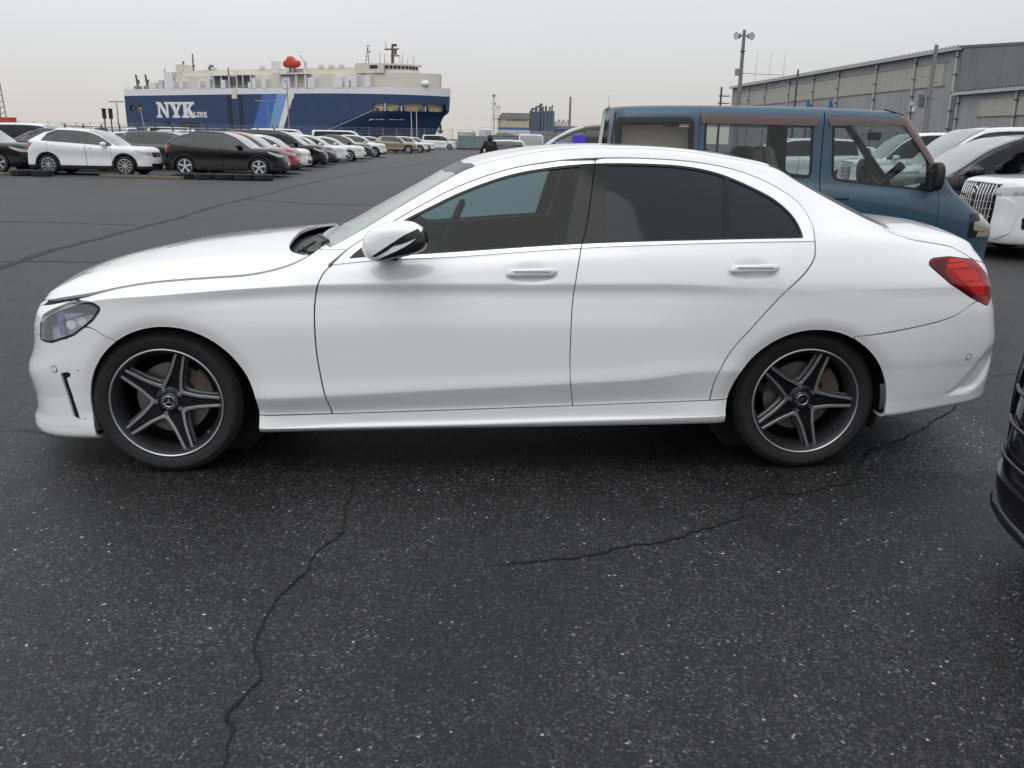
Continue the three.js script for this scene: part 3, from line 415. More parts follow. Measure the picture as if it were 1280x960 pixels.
{
  const G = carGrid(heroSpec, 520, 7), GAP = .0021;
  const fArch = (x, y) => Math.min(...ARCH.map(([a, b, r]) => y < b ? Math.abs(x - a) - Math.sqrt(Math.max(0, r * r - Math.min(y - b, 0) ** 2 * .25)) : Math.hypot(x - a, y - b) - r));
  const doorF = polySDF([...smoothLine([[.752, .940], [.718, .908], [.691, .850], [.678, .78], [.675, .711], [.678, .572], [.695, .435], [.726, .293]], 40), [1.774, .328], ...smoothLine([[1.756, .435], [1.750, .574], [1.758, .820], [1.792, 1.015], [1.813, 1.077], [1.871, 1.366]], 30), ...smoothLine([[1.714, 1.361], [1.503, 1.325], [1.294, 1.257], [1.122, 1.173], [.952, 1.077], [.819, 1.000], [.752, .940]], 30).slice(0, -1)]);
  const doorR = polySDF([...smoothLine([[1.871, 1.368], [1.813, 1.077], [1.792, 1.015], [1.758, .820], [1.750, .574], [1.756, .435], [1.774, .328]], 30), [2.380, .350], ...smoothLine([[2.380, .350], [2.392, .450], [2.447, .573], [2.536, .687], [2.658, .830], [2.753, .923], [2.792, .981], [2.800, 1.05], [2.800, 1.11], [2.767, 1.188], [2.635, 1.277], [2.495, 1.329], [2.316, 1.361], [2.066, 1.375], [1.871, 1.373]], 60).slice(1, -1)]);
  const dloOut = polySDF([...smoothLine([[.735, .936], [.819, 1.000], [.952, 1.077], [1.122, 1.173], [1.294, 1.257], [1.503, 1.325], [1.714, 1.361], [1.872, 1.373], [2.066, 1.375], [2.316, 1.361], [2.495, 1.329], [2.635, 1.277], [2.767, 1.188], [2.798, 1.115], [2.797, 1.045]], 60), ...smoothLine([[2.797, 1.045], [2.38, 1.036], [1.792, 1.012], [1.227, .970], [.927, .955], [.735, .936]], 30).slice(1, -1)]);
  const inTop = [[.845, .985], [.95, 1.055], [1.037, 1.108], [1.157, 1.168], [1.294, 1.232], [1.503, 1.303], [1.713, 1.339], [1.871, 1.352], [2.065, 1.354], [2.278, 1.343], [2.420, 1.314], [2.558, 1.259], [2.658, 1.204], [2.726, 1.135], [2.748, 1.075], [2.750, 1.055]], inBot = [[2.750, 1.055], [2.38, 1.047], [1.793, 1.026], [1.159, .981], [.845, .962]];
  const dloIn = polySDF([...smoothLine([[.815, .9585], ...inTop], 60), ...smoothLine(inBot, 30).slice(1, -1)]);
  const hoodLine = lineSDF([[-.79, .680], [-.66, .700], [-.53, .728], [-.469, .744], [-.305, .787], [-.159, .827], [.01, .855], [.207, .873], [.371, .886], [.50, .910], [.58, .936], [.64, .966], [.70, 1.01]]);
  const hoodRear = pchip([[0, .470], [.3, .487], [.5, .508], [.6, .528], [.68, .556], [.73, .600], [.765, .66]]), glassBase = z => .605 + .13 * (z / .75) ** 2.2, header = z => 1.272 + .075 * (z / .6) ** 2, backTop = z => 2.715 - .05 * (z / .58) ** 2, backBase = z => 3.265 - .10 * (z / .7) ** 2;
  const fHood = (x, y, z, v) => Math.max(hoodLine(x, y), x - hoodRear(z), 17.4 - v);
  const fCowl = (x, y, z, v) => Math.max(hoodRear(z) - x, x - glassBase(z), hoodLine(x, y));
  const fScreen = (x, y, z, v) => Math.max((21.03 - v) * .1, glassBase(z) - x, x - header(z));
  const fRoof = (x, y, z, v) => Math.max((21.05 - v) * .1, header(z) + .004 - x, x - backTop(z) + .004);
  const fBack = (x, y, z, v) => Math.max((21.04 - v) * .1, backTop(z) - x, x - backBase(z));
  const deckLine = pchip([[3.10, 1.125], [3.152, 1.107], [3.199, 1.073], [3.254, 1.050], [3.353, 1.033], [3.467, 1.013], [3.527, .985], [3.60, .95], [3.9, .90]]);
  const fDeck = (x, y, z, v) => Math.max(deckLine(x) - y, 3.12 - x, backBase(z) + .006 - x);
  const fLamp = polySDF(roundPoly([[-.530, .690], [-.478, .718], [-.368, .766], [-.256, .775], [-.215, .752, .02], [-.258, .699], [-.352, .631], [-.479, .585], [-.55, .585]], .012));
  const headlamp = (x, y, z) => Math.max(fLamp(x, y), .3 - z);
  const fTail = polySDF(roundPoly([[3.322, .948, .015], [3.345, .968, .02], [3.436, .973], [3.524, .961], [3.58, .955], [3.66, .88], [3.70, .79], [3.66, .755], [3.641, .759], [3.548, .799], [3.429, .864]], .01));
  const tail = (x, y, z) => Math.max(fTail(x, y), .3 - z);
  const bumpSeam = pchip([[3.0, .637], [3.057, .644], [3.232, .669], [3.464, .719], [3.564, .770], [3.62, .785], [3.9, .80]]), frontSeam = pchip([[-.9, .615], [-.50, .60], [-.45, .60], [-.40, .61], [-.352, .632], [-.290, .668], [-.198, .625], [-.1, .58]]);
  const fBumpR = (x, y) => Math.max(y - bumpSeam(x), 3.0 - x), fBumpF = (x, y) => Math.max(y - frontSeam(x), x - .0);
  const sillTop = pchip([[.35, .281], [.73, .292], [1.774, .327], [2.38, .349], [2.5, .353]]);
  const fSill = (x, y, z, v) => Math.max(y - sillTop(x), .2 - x, x - 2.6, 1.0 - v < 0 ? -1 : -1);
  const fFender = (x, y) => Math.max(x - .80, -1);
  const fGrille = polySDF(roundPoly([[-.45, .655], [.45, .655], [.42, .50], [.30, .44], [-.30, .44], [-.42, .50]], .03));
  const grille = (x, y, z) => Math.max(fGrille(z, y), x + .55);
  const slot = polySDF(roundPoly([[-.442, .452], [-.400, .461], [-.396, .448], [-.420, .440], [-.386, .256], [-.408, .256]], .006, 3));
  const NO = (x, y, z) => 1;
  const minus = (f, ...g) => [...(Array.isArray(f) ? f : [f]), (x, y) => -fArch(x, y), ...g.map(q => (x, y, z, v) => GAP * 2 - q(x, y, z, v))];
  const sides = (name, f, mat, opt, fn) => { const out = []; for (const m of [false, true]) { const g = cut(G, f, { ...opt, mirror: m }); if (g) { const o = mesh(name, g, mat, HERO); out.push(o); if (fn) fn(o, m); } } return out; };
  const full = (name, f, mat, opt) => { const g = cut(G, f, { ...opt, both: true }); return g && mesh(name, g, mat, HERO); };
  const FL = { flange: .014 };
  full('hood', minus([(x, y) => hoodLine(x, y) + .003 + .013 * (1 - smooth(-.50, -.15, x)), (x, y, z) => x - hoodRear(z), (x, y, z, v) => 17.2 - v], (x, y, z) => headlamp(x, y, z) - .006), M.white, FL);
  full('cowl_panel', [(x, y, z) => hoodRear(z) - .03 - x, (x, y, z) => x - glassBase(z) - .01, (x, y, z, v) => 19.5 - v], M.black, { lift: -.045 });
  M.windscreen.bumpMap = M.asphaltBump; M.windscreen.bumpScale = .0012;
  full('windscreen', [fScreen, (x, y, z) => x - header(z) + .085], M.windscreen, {}); full('screen_band', [fScreen, (x, y, z) => header(z) - .085 - x], M.screenBand, {});
  full('roof', fRoof, M.white, FL);
  full('rear_window', fBack, M.privacyWet, {});
  full('boot_lid', minus((x, y, z, v) => fDeck(x, y, z, v) + GAP, tail), M.white, FL);
  full('front_bumper', minus((x, y, z, v) => fBumpF(x, y) + GAP, headlamp, grille, slot), M.white, FL);
  full('grille', grille, M.gloss, { lift: -.02, flange: .03 });
  full('rear_bumper', minus((x, y, z, v) => fBumpR(x, y) + GAP, tail), M.white, FL);
  sides('air_slot', slot, M.gloss, { lift: -.006 });
  for (const q of [[[-.400, .4585], [-.335, .4855], [-.334, .482], [-.398, .4545]], [[-.388, .2575], [-.350, .2536], [-.350, .2500], [-.388, .254]]]) { const f = polySDF(q); sides('bumper_seam', (x, y, z) => Math.max(f(x, y), .3 - z), M.pillar, { lift: .0006 }); }
  sides('side_skirt', minus((x, y, z, v) => fSill(x, y, z, v) + GAP * .5), M.white, FL);
  const doorTrim = (fd, o, m) => { const tr = cut(G, [(x, y, z) => Math.max(dloOut(x, y), .3 - z), (x, y) => -dloIn(x, y), (x, y) => fd(x, y) + GAP], { lift: .004, flange: .012, mirror: m }); if (tr) mesh('window_trim', tr, M.chromeSoft, o); };
  const notDlo = (x, y) => GAP * .3 - dloOut(x, y);
  const doors = {};
  doors.f = sides('front_door', [(x, y, z) => Math.max(doorF(x, y) + GAP, .3 - z), notDlo, (x, y) => -fArch(x, y)], M.white, FL, (o, m) => doorTrim(doorF, o, m));
  doors.r = sides('rear_door', [(x, y, z) => Math.max(doorR(x, y) + GAP, .3 - z), notDlo, (x, y) => -fArch(x, y)], M.white, FL, (o, m) => doorTrim(doorR, o, m));
  // door glass, black pillar covers
  const edgeF = pchip([[.9, 1.690], [1.023, 1.722], [1.346, 1.804], [1.4, 1.818]]), edgeB1 = pchip([[.9, 1.872], [1.031, 1.885], [1.347, 1.923], [1.4, 1.93]]), q1 = pchip([[1.0, 2.388], [1.048, 2.395], [1.312, 2.438]]), q2 = pchip([[1.0, 2.414], [1.048, 2.423], [1.302, 2.462]]);
  const sailF = polySDF([[.80, .950], [.80, .96], [.925, 1.045], [.960, 1.045], [.985, .965]]);
  doors.f.forEach((o, m) => {
    mesh('window_glass', cut(G, [(x, y, z) => Math.max(dloIn(x, y), .3 - z), (x, y, z) => x - edgeF(y), (x, y, z) => .006 - sailF(x, y)], { lift: -.004, mirror: !!m }), m ? M.wetGlass : M.sideGlass, o);
    mesh('pillar_cover', cut(G, [(x, y, z) => Math.max(dloIn(x, y), .3 - z), (x, y, z) => edgeF(y) - x, (x, y, z) => doorF(x, y) + GAP], { lift: .0, flange: .01, mirror: !!m }), M.pillar, o);
    mesh('window_seal', cut(G, [(x, y, z) => Math.max(dloIn(x, y), .3 - z), (x, y, z) => -.008 - dloIn(x, y), (x, y, z) => x - edgeF(y)], { lift: .001, flange: .006, mirror: !!m }), M.black, o);
    mesh('mirror_base', cut(G, [(x, y, z) => Math.max(dloIn(x, y), .3 - z), (x, y, z) => sailF(x, y)], { lift: .003, flange: .008, mirror: !!m }), M.gloss, o);
  });
  doors.r.forEach((o, m) => {
    mesh('window_glass', cut(G, [(x, y, z) => Math.max(dloIn(x, y), .3 - z), (x, y, z) => edgeB1(y) - x, (x, y, z) => x - q1(y)], { lift: -.004, mirror: !!m }), M.privacy, o);
    mesh('quarter_glass', cut(G, [(x, y, z) => Math.max(dloIn(x, y), .3 - z), (x, y, z) => q2(y) - x], { lift: -.004, mirror: !!m }), M.privacy, o);
    mesh('pillar_cover', cut(G, [(x, y, z) => Math.max(dloIn(x, y), .3 - z), (x, y, z) => x - edgeB1(y), (x, y, z) => doorR(x, y) + GAP], { lift: 0, flange: .01, mirror: !!m }), M.pillar, o);
    mesh('window_divider', cut(G, [(x, y, z) => Math.max(dloIn(x, y), .3 - z), (x, y, z) => q1(y) - x, (x, y, z) => x - q2(y)], { lift: 0, flange: .008, mirror: !!m }), M.pillar, o);
    mesh('window_seal', cut(G, [(x, y, z) => Math.max(dloIn(x, y), .3 - z), (x, y, z) => -.007 - dloIn(x, y), (x, y, z) => edgeB1(y) - x], { lift: .001, flange: .006, mirror: !!m }), M.black, o);
  });
  // body sides: wings in front, quarters behind, roof rails
  const shared = [(x, y, z, v) => Math.max(doorF(x, y), .3 - z), (x, y, z, v) => Math.max(doorR(x, y), .3 - z), (x, y, z) => Math.max(dloOut(x, y) - .001, .3 - z), fHood, fCowl, fScreen, fRoof, fBack, fDeck, headlamp, tail, fSill, (x, y) => fBumpF(x, y), (x, y) => fBumpR(x, y)];
  const apil = polySDF([[.60, .93], [.70, .93], [.735, .945], [.76, .985], [.75, 1.02], [.60, 1.02]]);
  const fFront = (x, y, z, v) => Math.max(x - .86, y - .988 - (x - .72) * .05);
  sides('front_wing', minus(fFront, ...shared), M.white, FL);
  sides('rear_quarter', minus((x, y, z, v) => GAP - fFront(x, y, z, v), ...shared), M.white, FL);
  // dark inner shell behind the gaps, open at the glass
  const shellF = (x, y, z, v) => Math.max(-fArch(x, y), Math.min(.02, -(dloIn(x, y) - .004)) * (z > .3 ? 1 : 0) - (z > .3 ? 0 : 1), -Math.max(fScreen(x, y, z, v), -1), -fBack(x, y, z, v), -(fCowl(x, y, z, v)), Math.max(-.5, -headlamp(x, y, z)));
  full('inner_shell', shellF, M.shell, { lift: -.017 });
  // lamps
  sides('headlight', headlamp, M.lampClear, { lift: -.002, flange: .02 }, (o, m) => {
    mesh('lamp_housing', cut(G, (x, y, z) => headlamp(x, y, z) - .004, { lift: -.050, mirror: m }), M.lampInner, o);
    mesh('lamp_rim', cut(G, [headlamp, (x, y, z) => -.0065 - headlamp(x, y, z)], { lift: .001, mirror: m }), M.gloss, o);
    const inner = polySDF(roundPoly([[-.42, .715], [-.29, .725], [-.255, .712], [-.33, .660], [-.36, .640], [-.385, .64], [-.375, .66], [-.405, .69]], .01)), blue = polySDF(roundPoly([[-.462, .715], [-.425, .718], [-.425, .62], [-.452, .615]], .01));
    mesh('lamp_reflector', cut(G, (x, y, z) => Math.max(inner(x, y), .3 - z), { lift: -.022, flange: .02, mirror: m }), M.satin, o);
    mesh('lamp_lens', cut(G, (x, y, z) => Math.max(blue(x, y), .3 - z), { lift: -.026, flange: .01, mirror: m }), M.blueLens, o);
    for (const [lx, ly, r] of [[-.375, .672, .022], [-.318, .688, .020]]) { const e = cut(G, (x, y, z) => Math.max(Math.hypot((x - lx) * .9, y - ly) - r, .3 - z), { lift: -.014, flange: .012, mirror: m }); if (e) mesh('lamp_projector', e, M.lampPale, o); }
  });
  sides('tail_light', tail, M.redLensHero, { lift: .001, flange: .02 }, (o, m) => {
    mesh('lamp_housing', cut(G, (x, y, z) => tail(x, y, z) - .002, { lift: -.030, mirror: m }), M.redDark, o);
    const strips = [[[3.42, .962], [3.50, .962], [3.515, .952], [3.415, .950]], [[3.40, .944], [3.51, .946], [3.54, .928], [3.395, .926]], [[3.44, .918], [3.57, .916], [3.60, .868], [3.49, .872]], [[3.50, .864], [3.61, .862], [3.63, .805], [3.57, .808]]];
    for (const s of strips) { const f = polySDF(roundPoly(s, .005)), g = cut(G, (x, y, z) => Math.max(f(x, y), .3 - z), { lift: .0022, flange: .002, mirror: m }); if (g) mesh('lamp_strip', g, M.redBright, o); }
    { const f = polySDF(roundPoly([[3.322, .945], [3.36, .966], [3.44, .969], [3.40, .915], [3.44, .868], [3.60, .795], [3.64, .770], [3.548, .801], [3.43, .866]], .006)), g = cut(G, (x, y, z) => Math.max(f(x, y), .3 - z), { lift: .0022, flange: .002, mirror: m }); if (g) mesh('lamp_shade', g, M.redDeep, o); }
  });
  // handles
  const handle = (hx, hy, o, m) => {
    const L = .112, pts = roundPoly([[hx - L, hy - .013], [hx - L + .02, hy + .014], [hx + L - .03, hy + .019], [hx + L, hy + .008], [hx + L - .012, hy - .016], [hx - L + .02, hy - .019]], .018, 4);
    const g = pillow(pts, .014, .014, 6, .45), z = .886; g.translate(0, 0, z + .012); const h = mesh('door_handle', m ? mirrorGeo(g) : g, M.handle, o);
    const s = box(.15, .003, .006, hx, hy + .0045, z + .0255); mesh('handle_strip', m ? mirrorGeo(s) : s, M.chrome, o);
    for (const d of [-.085, .085]) { const p = cyl(.012, .012, .03, 0, 0, 0, 10); p.rotateX(Math.PI / 2); p.translate(hx + d, hy, z); mesh('handle_mount', m ? mirrorGeo(p) : p, M.handle, o); }
  };
  doors.f.forEach((o, m) => handle(1.580, .918, o, m)); doors.r.forEach((o, m) => handle(2.523, .938, o, m));
  // mirrors
  doors.f.forEach((o, m) => {
    const out = smoothLine([[.888, 1.013], [.892, 1.052], [.915, 1.088], [.96, 1.116], [1.04, 1.133], [1.103, 1.127], [1.145, 1.098], [1.158, 1.05], [1.14, 1.022], [1.10, 1.002], [1.03, .984], [.965, .968], [.925, .972], [.900, .99], [.888, 1.013]], 130).slice(0, -1);
    const g = pillow(out, .075, .085, 30, .42), p = g.attributes.position.array; for (let i = 0; i < p.length; i += 3) { p[i + 2] += .975 + (p[i] - 1.02) * .18; } g.computeVertexNormals();
    const gr = gridOf(g), line = pchip([[.88, .980], [.92, .974], [1.0, 1.006], [1.06, 1.036], [1.10, 1.062], [1.128, 1.092], [1.145, 1.12], [1.17, 1.14]]);
    const cap = (f, n, mt, l = 0) => { const q = cut({ ...gr }, f, { lift: l }); if (q) mesh(n, m ? mirrorGeo(q) : q, mt, o); };
    cap((x, y, z) => line(x) - y, 'mirror_cap', M.white); cap((x, y, z) => y - line(x) + .001, 'mirror_housing', M.gloss, -.001);
    const sig = polySDF(roundPoly([[.932, .996], [1.0, 1.042], [1.066, 1.085], [1.118, 1.108], [1.134, 1.086], [1.10, 1.068], [1.05, 1.048], [1.0, 1.024], [.95, .996]], .004));
    cap((x, y, z) => Math.max(sig(x, y), .92 - z), 'mirror_signal', M.gloss, .002);
    const arm = box(.10, .03, .14, .985, .985, .90, .012); mesh('mirror_arm', m ? mirrorGeo(arm) : arm, M.gloss, o);
  });
  // underside, wheel housings, wheels
  mesh('underbody', join([box(1.95, .09, 1.5, 1.42, .25, 0), box(.2, .12, 1.0, -.5, .25, 0), box(.35, .16, 1.0, 3.45, .40, 0), box(3.6, .2, .8, 1.4, .36, 0)]), M.shell, HERO);
  for (const [ax, ay, ar] of ARCH) for (const s of [1, -1]) { const l = new THREE.CylinderGeometry(ar + .012, ar + .012, .27, 40, 1, true, -Math.PI / 2 - .35, Math.PI + .7); l.rotateX(Math.PI / 2); l.rotateZ(Math.PI); l.translate(ax, ay, s * .62); const w = new THREE.CircleGeometry(ar + .012, 40).translate(ax, ay, s * .49); mesh('wheel_housing', join([l, w]), M.shell, HERO); }
  for (const s of [1, -1]) { starWheel(HERO, 0, s * .70, .322, s < 0, .31); starWheel(HERO, 2.84, s * .70, .322, s < 0, .365); }
  // cabin
  const cab = mesh('floor', box(2.2, .04, 1.4, 1.75, .36, 0), M.interior, HERO);
  const dash = extrude(roundPoly([[.70, .62], [1.18, .62], [1.22, .78], [1.12, .90], [.98, .955], [.72, .93]], .05), 1.44, .02); dash.translate(0, 0, -.72); mesh('dashboard', dash, M.dash, HERO);
  mesh('instrument_hood', box(.14, .07, .42, 1.05, .965, .37, .03), M.dash, HERO);
  mesh('centre_screen', T(box(.015, .13, .24, 0, 0, 0, .005), 1.06, 1.02, .0, 0, 0, .15), M.gloss, HERO);
  mesh('centre_console', box(.95, .22, .24, 1.55, .58, 0, .04), M.interior, HERO);
  const sw = mesh('steering_wheel', new THREE.TorusGeometry(.182, .015, 10, 40), M.black, HERO); sw.position.set(1.215, 1.00, .37); sw.rotation.set(0, Math.PI / 2, 0); sw.rotateX(.42);
  mesh('spoke', box(.34, .045, .02, 0, 0, 0, .008), M.satin, sw); mesh('airbag_cover', new THREE.SphereGeometry(.065, 16, 10).scale(1, 1, .45), M.dash, sw); mesh('column', T(new THREE.CylinderGeometry(.035, .05, .25, 10), 0, 0, -.13, Math.PI / 2), M.black, sw);
  for (const s of [1, -1]) for (const [sx, k] of [[1.56, 0], [2.22, 1]]) {
    const seat = extrude(roundPoly([[sx - .28, .50], [sx + .28, .48], [sx + .44, 1.02], [sx + .41, 1.10], [sx + .34, 1.10], [sx + .14, .66], [sx - .26, .66]], .05, 4), .48, .05, [], 3); seat.translate(0, 0, s * .36 - .24); const o = mesh(k ? 'rear_seat' : 'front_seat', seat, M.seat, HERO);
    const hr = extrude(roundPoly([[sx + .36, 1.12], [sx + .44, 1.12], [sx + .49, 1.27], [sx + .45, 1.29], [sx + .40, 1.28]], .03, 4), .25, .04, [], 3); hr.translate(0, 0, s * .36 - .125); mesh('headrest', hr, M.seat, o);
  }
  // wipers in the cowl
  for (const [a, b] of [[[.62, .985, -.45], [.70, 1.01, .12]], [[.61, .975, .12], [.68, 1.0, .60]]]) { mesh('wiper', join([bar(V3(...a), V3(...b), .007), bar(V3(a[0] - .02, a[1] + .012, a[2] + .03), V3(b[0] + .02, b[1] + .012, b[2] + .02), .009), box(.02, .02, .03, ...b)]), M.plastic, HERO); }
  mesh('hinge_bracket', join([box(.02, .03, .015, .60, .975, .63, .004), box(.03, .012, .02, .62, .958, .60, .004), bar(V3(.58, .97, .66), V3(.63, 1.0, .55), .008)]), M.plastic, HERO);
  for (const [x, y] of [[-.474, .470], [3.575, .527]]) { const f = (px, py, pz) => Math.max(Math.hypot(px - x, py - y) - .013, .3 - pz); sides('parking_sensor', f, M.white, { lift: .0015, flange: .003 }); sides('sensor_ring', [(px, py, pz) => Math.max(Math.hypot(px - x, py - y) - .0165, .3 - pz), (px, py) => .013 - Math.hypot(px - x, py - y)], M.pillar, { lift: .0004 }); }
}
// ---------------------------------------------------------------- other vehicles: one builder, many body shapes (nose towards -x, front axle at x = 0)
Object.assign(M, { carBlack: paint(.004, .004, .005, { roughness: .35, clearcoat: .55, specularIntensity: .5 }), carWhite: paint(.74, .75, .76), carPearl: paint(.70, .70, .68), carRed: paint(.30, .010, .018), carTan: paint(.25, .205, .13), carGrey: paint(.020, .023, .027, { clearcoat: .7 }), carSilver: paint(.38, .39, .40), carBlue: paint(.025, .06, .16), carVan: paint(.026, .068, .105, { roughness: .5, clearcoat: .45 }),
  tintGlass: glassM(.10, .115, .12, .03), farGlass: glassM(.30, .38, .36, .03), farPane: new THREE.MeshPhysicalMaterial({ color: C(.022, .027, .027), roughness: .05, side: THREE.DoubleSide }), tintPane: new THREE.MeshPhysicalMaterial({ color: C(.008, .009, .011), roughness: .05, side: THREE.DoubleSide }), farScreen: new THREE.MeshPhysicalMaterial({ color: C(.13, .165, .155), roughness: .12, clearcoat: 1, clearcoatRoughness: .1, side: THREE.DoubleSide }), cladding: std(.022, .022, .024, .7), paleLamp: new THREE.MeshPhysicalMaterial({ color: C(.46, .47, .48), roughness: .15, metalness: .3, clearcoat: 1, side: THREE.DoubleSide }), redLamp: new THREE.MeshPhysicalMaterial({ color: C(.50, .02, .02), roughness: .15, clearcoat: 1, side: THREE.DoubleSide }), plate: std(.7, .71, .68, .5), visor: glassM(.52, .36, .35, .2, { transmission: .80 }) });
for (const k in M) if (!M[k].name && M[k].isMaterial) M[k].name = k;
function genSpec(p) {
  const { hw, wb, fo, ro, H, gc = .2 } = p, xn = -fo, xt = wb + ro, rnd = p.noseRound ?? 1, tq = p.tailRound ?? 1, sl = p.tailSlope ?? .25, tr = p.trx ?? .10;
  const plan = [[xn, 0], [xn + .02 * rnd, .38 * hw], [xn + .07 * rnd, .62 * hw], [xn + .19 * rnd, .82 * hw], [xn + .42 * rnd, .935 * hw], [xn + .85 * rnd, .985 * hw], [.75, hw], [wb - .25, hw], [wb + ro * .35, .99 * hw], [xt - .26 * tq, .955 * hw], [xt - .09 * tq, .87 * hw], [xt - .03 * tq, .70 * hw], [xt - .005, .35 * hw], [xt, 0]];
  const B = pchip(p.belt), E = pchip(p.edge), Cn = pchip(p.cen), F = pchip(p.frac), kY = p.kY ?? 1, nY = p.noseY ?? .78;
  const chr = pchip(p.char ?? [[xn, nY * .86], [xn + .5, nY * .95], [.3, .80 * kY], [wb, .86 * kY], [xt, .80 * kY]]);
  return {
    plan, belt: 7, p, xn, xt, B, E, F,
    rows: [
      { y: gc, i: .14, fx: .10, rx: .08 }, { y: gc + .01, i: .05, fx: .03, rx: .03 }, { y: gc + .09, i: .012, fx: .0, rx: .0 },
      { y: [[xn, .38 * kY], [wb, .42 * kY]], i: [[xn, 0], [0, .012], [wb, .012], [xt, 0]], fx: 0, rx: 0 }, { y: [[xn, .52 * kY], [0, .6 * kY], [wb, .62 * kY], [xt, .58 * kY]], i: [[xn, 0], [0, .024], [wb, .02], [xt, 0]], fx: .02, rx: .015 },
      { y: chr, i: .0, fx: p.nfx ?? .07, rx: tr * .5 }, { y: x => lerp(chr(x), B(x), .6), i: .015, fx: (p.nfx ?? .07) + .02, rx: tr * .7 },
      { y: p.belt, i: p.beltIn ?? [[xn, .05], [.4, .06], [1, .05], [xt, .05]], fx: (p.nfx ?? .07) + .04, rx: tr },
      { y: x => lerp(B(x), E(x), .5), f: x => lerp(1, F(x), .5) + .015, fx: (p.nfx ?? .07) + .04, rx: tr + sl * .5 }, { y: p.edge, f: p.frac, fx: (p.nfx ?? .07) + .04, rx: tr + sl },
      { y: x => lerp(E(x), Cn(x), .7), f: x => F(x) * .6, fx: (p.nfx ?? .07) + .04, rx: tr + sl * .96 }, { y: p.cen, f: .0001, fx: (p.nfx ?? .07) + .04, rx: tr + sl * .92 },
    ],
  };
}
// outline keys from a few lengths: x of screen base, header, roof end (and for saloons deck start), heights
function shape(o) {
  const { wb, fo, ro, H } = o, xn = -fo, xt = wb + ro, c = o.cowl, h = o.header, nY = o.noseY ?? .78, hood = o.hood ?? .95, bF = o.beltF ?? hood - .02, bR = o.beltR ?? bF + .08, sed = o.deck;
  const belt = [[xn, nY], [xn + .25, lerp(nY, hood, .45)], [c - .1, hood - .035], [c + .35, bF], [lerp(c, xt, .6), lerp(bF, bR, .6)], [xt - (sed ? .9 : .3), bR], [xt, sed ? sed - .06 : bR]];
  const edge = [[xn, nY + .005], [xn + .22, lerp(nY, hood, .62)], [xn + .5, lerp(nY, hood, .86)], [c - .02, hood - .01], [c + .08, hood + .04], [lerp(c, h, .6), lerp(hood, H, .62)], [h + .05, H - .085], [h + .5, H - .045], [o.roofMid ?? lerp(h, xt, .45), H - .03]];
  const cen = [[xn, nY + .01], [xn + .2, lerp(nY, hood, .72)], [xn + .45, lerp(nY, hood, .93)], [c - .16, hood + .015], [c - .09, hood + .03], [lerp(c, h, .55), lerp(hood, H, .64)], [h - .03, H - .055], [h + .35, H - .012], [o.roofMid ?? lerp(h, xt, .45), H]];
  const rE = o.roofEnd ?? xt - .3;
  if (sed) { const d0 = o.deckX; edge.push([rE, H - .085], [lerp(rE, d0, .5), lerp(H - .07, sed, .45)], [d0, sed], [xt - .2, sed - .02], [xt, sed - .055]); cen.push([rE, H - .04], [lerp(rE, d0, .5), lerp(H, sed, .42)], [d0 + .08, sed + .02], [xt - .2, sed + .005], [xt, sed - .05]); }
  else { edge.push([rE, H - (o.drop ?? .08) - .02], [xt, H - (o.drop ?? .08) - .05]); cen.push([rE, H - (o.drop ?? .08) + .02], [xt, H - (o.drop ?? .08) - .02]); }
  const fr = o.fr ?? .76;
  const frac = sed ? [[xn, .8], [c - .1, .84], [c + .1, .90], [h, fr + .03], [h + .4, fr], [rE, fr], [lerp(rE, o.deckX, .6), fr + .08], [o.deckX, .84], [xt, .84]] : [[xn, .8], [c - .1, .84], [c + .1, .90], [h, fr + .03], [h + .4, fr], [xt - .4, fr], [xt, fr - .02]];
  return { gc: .2, ...o, belt, edge, cen, frac, noseY: nY };
}
const A_R = { suv: .345, small: .30, sedan: .325, van: .33 };
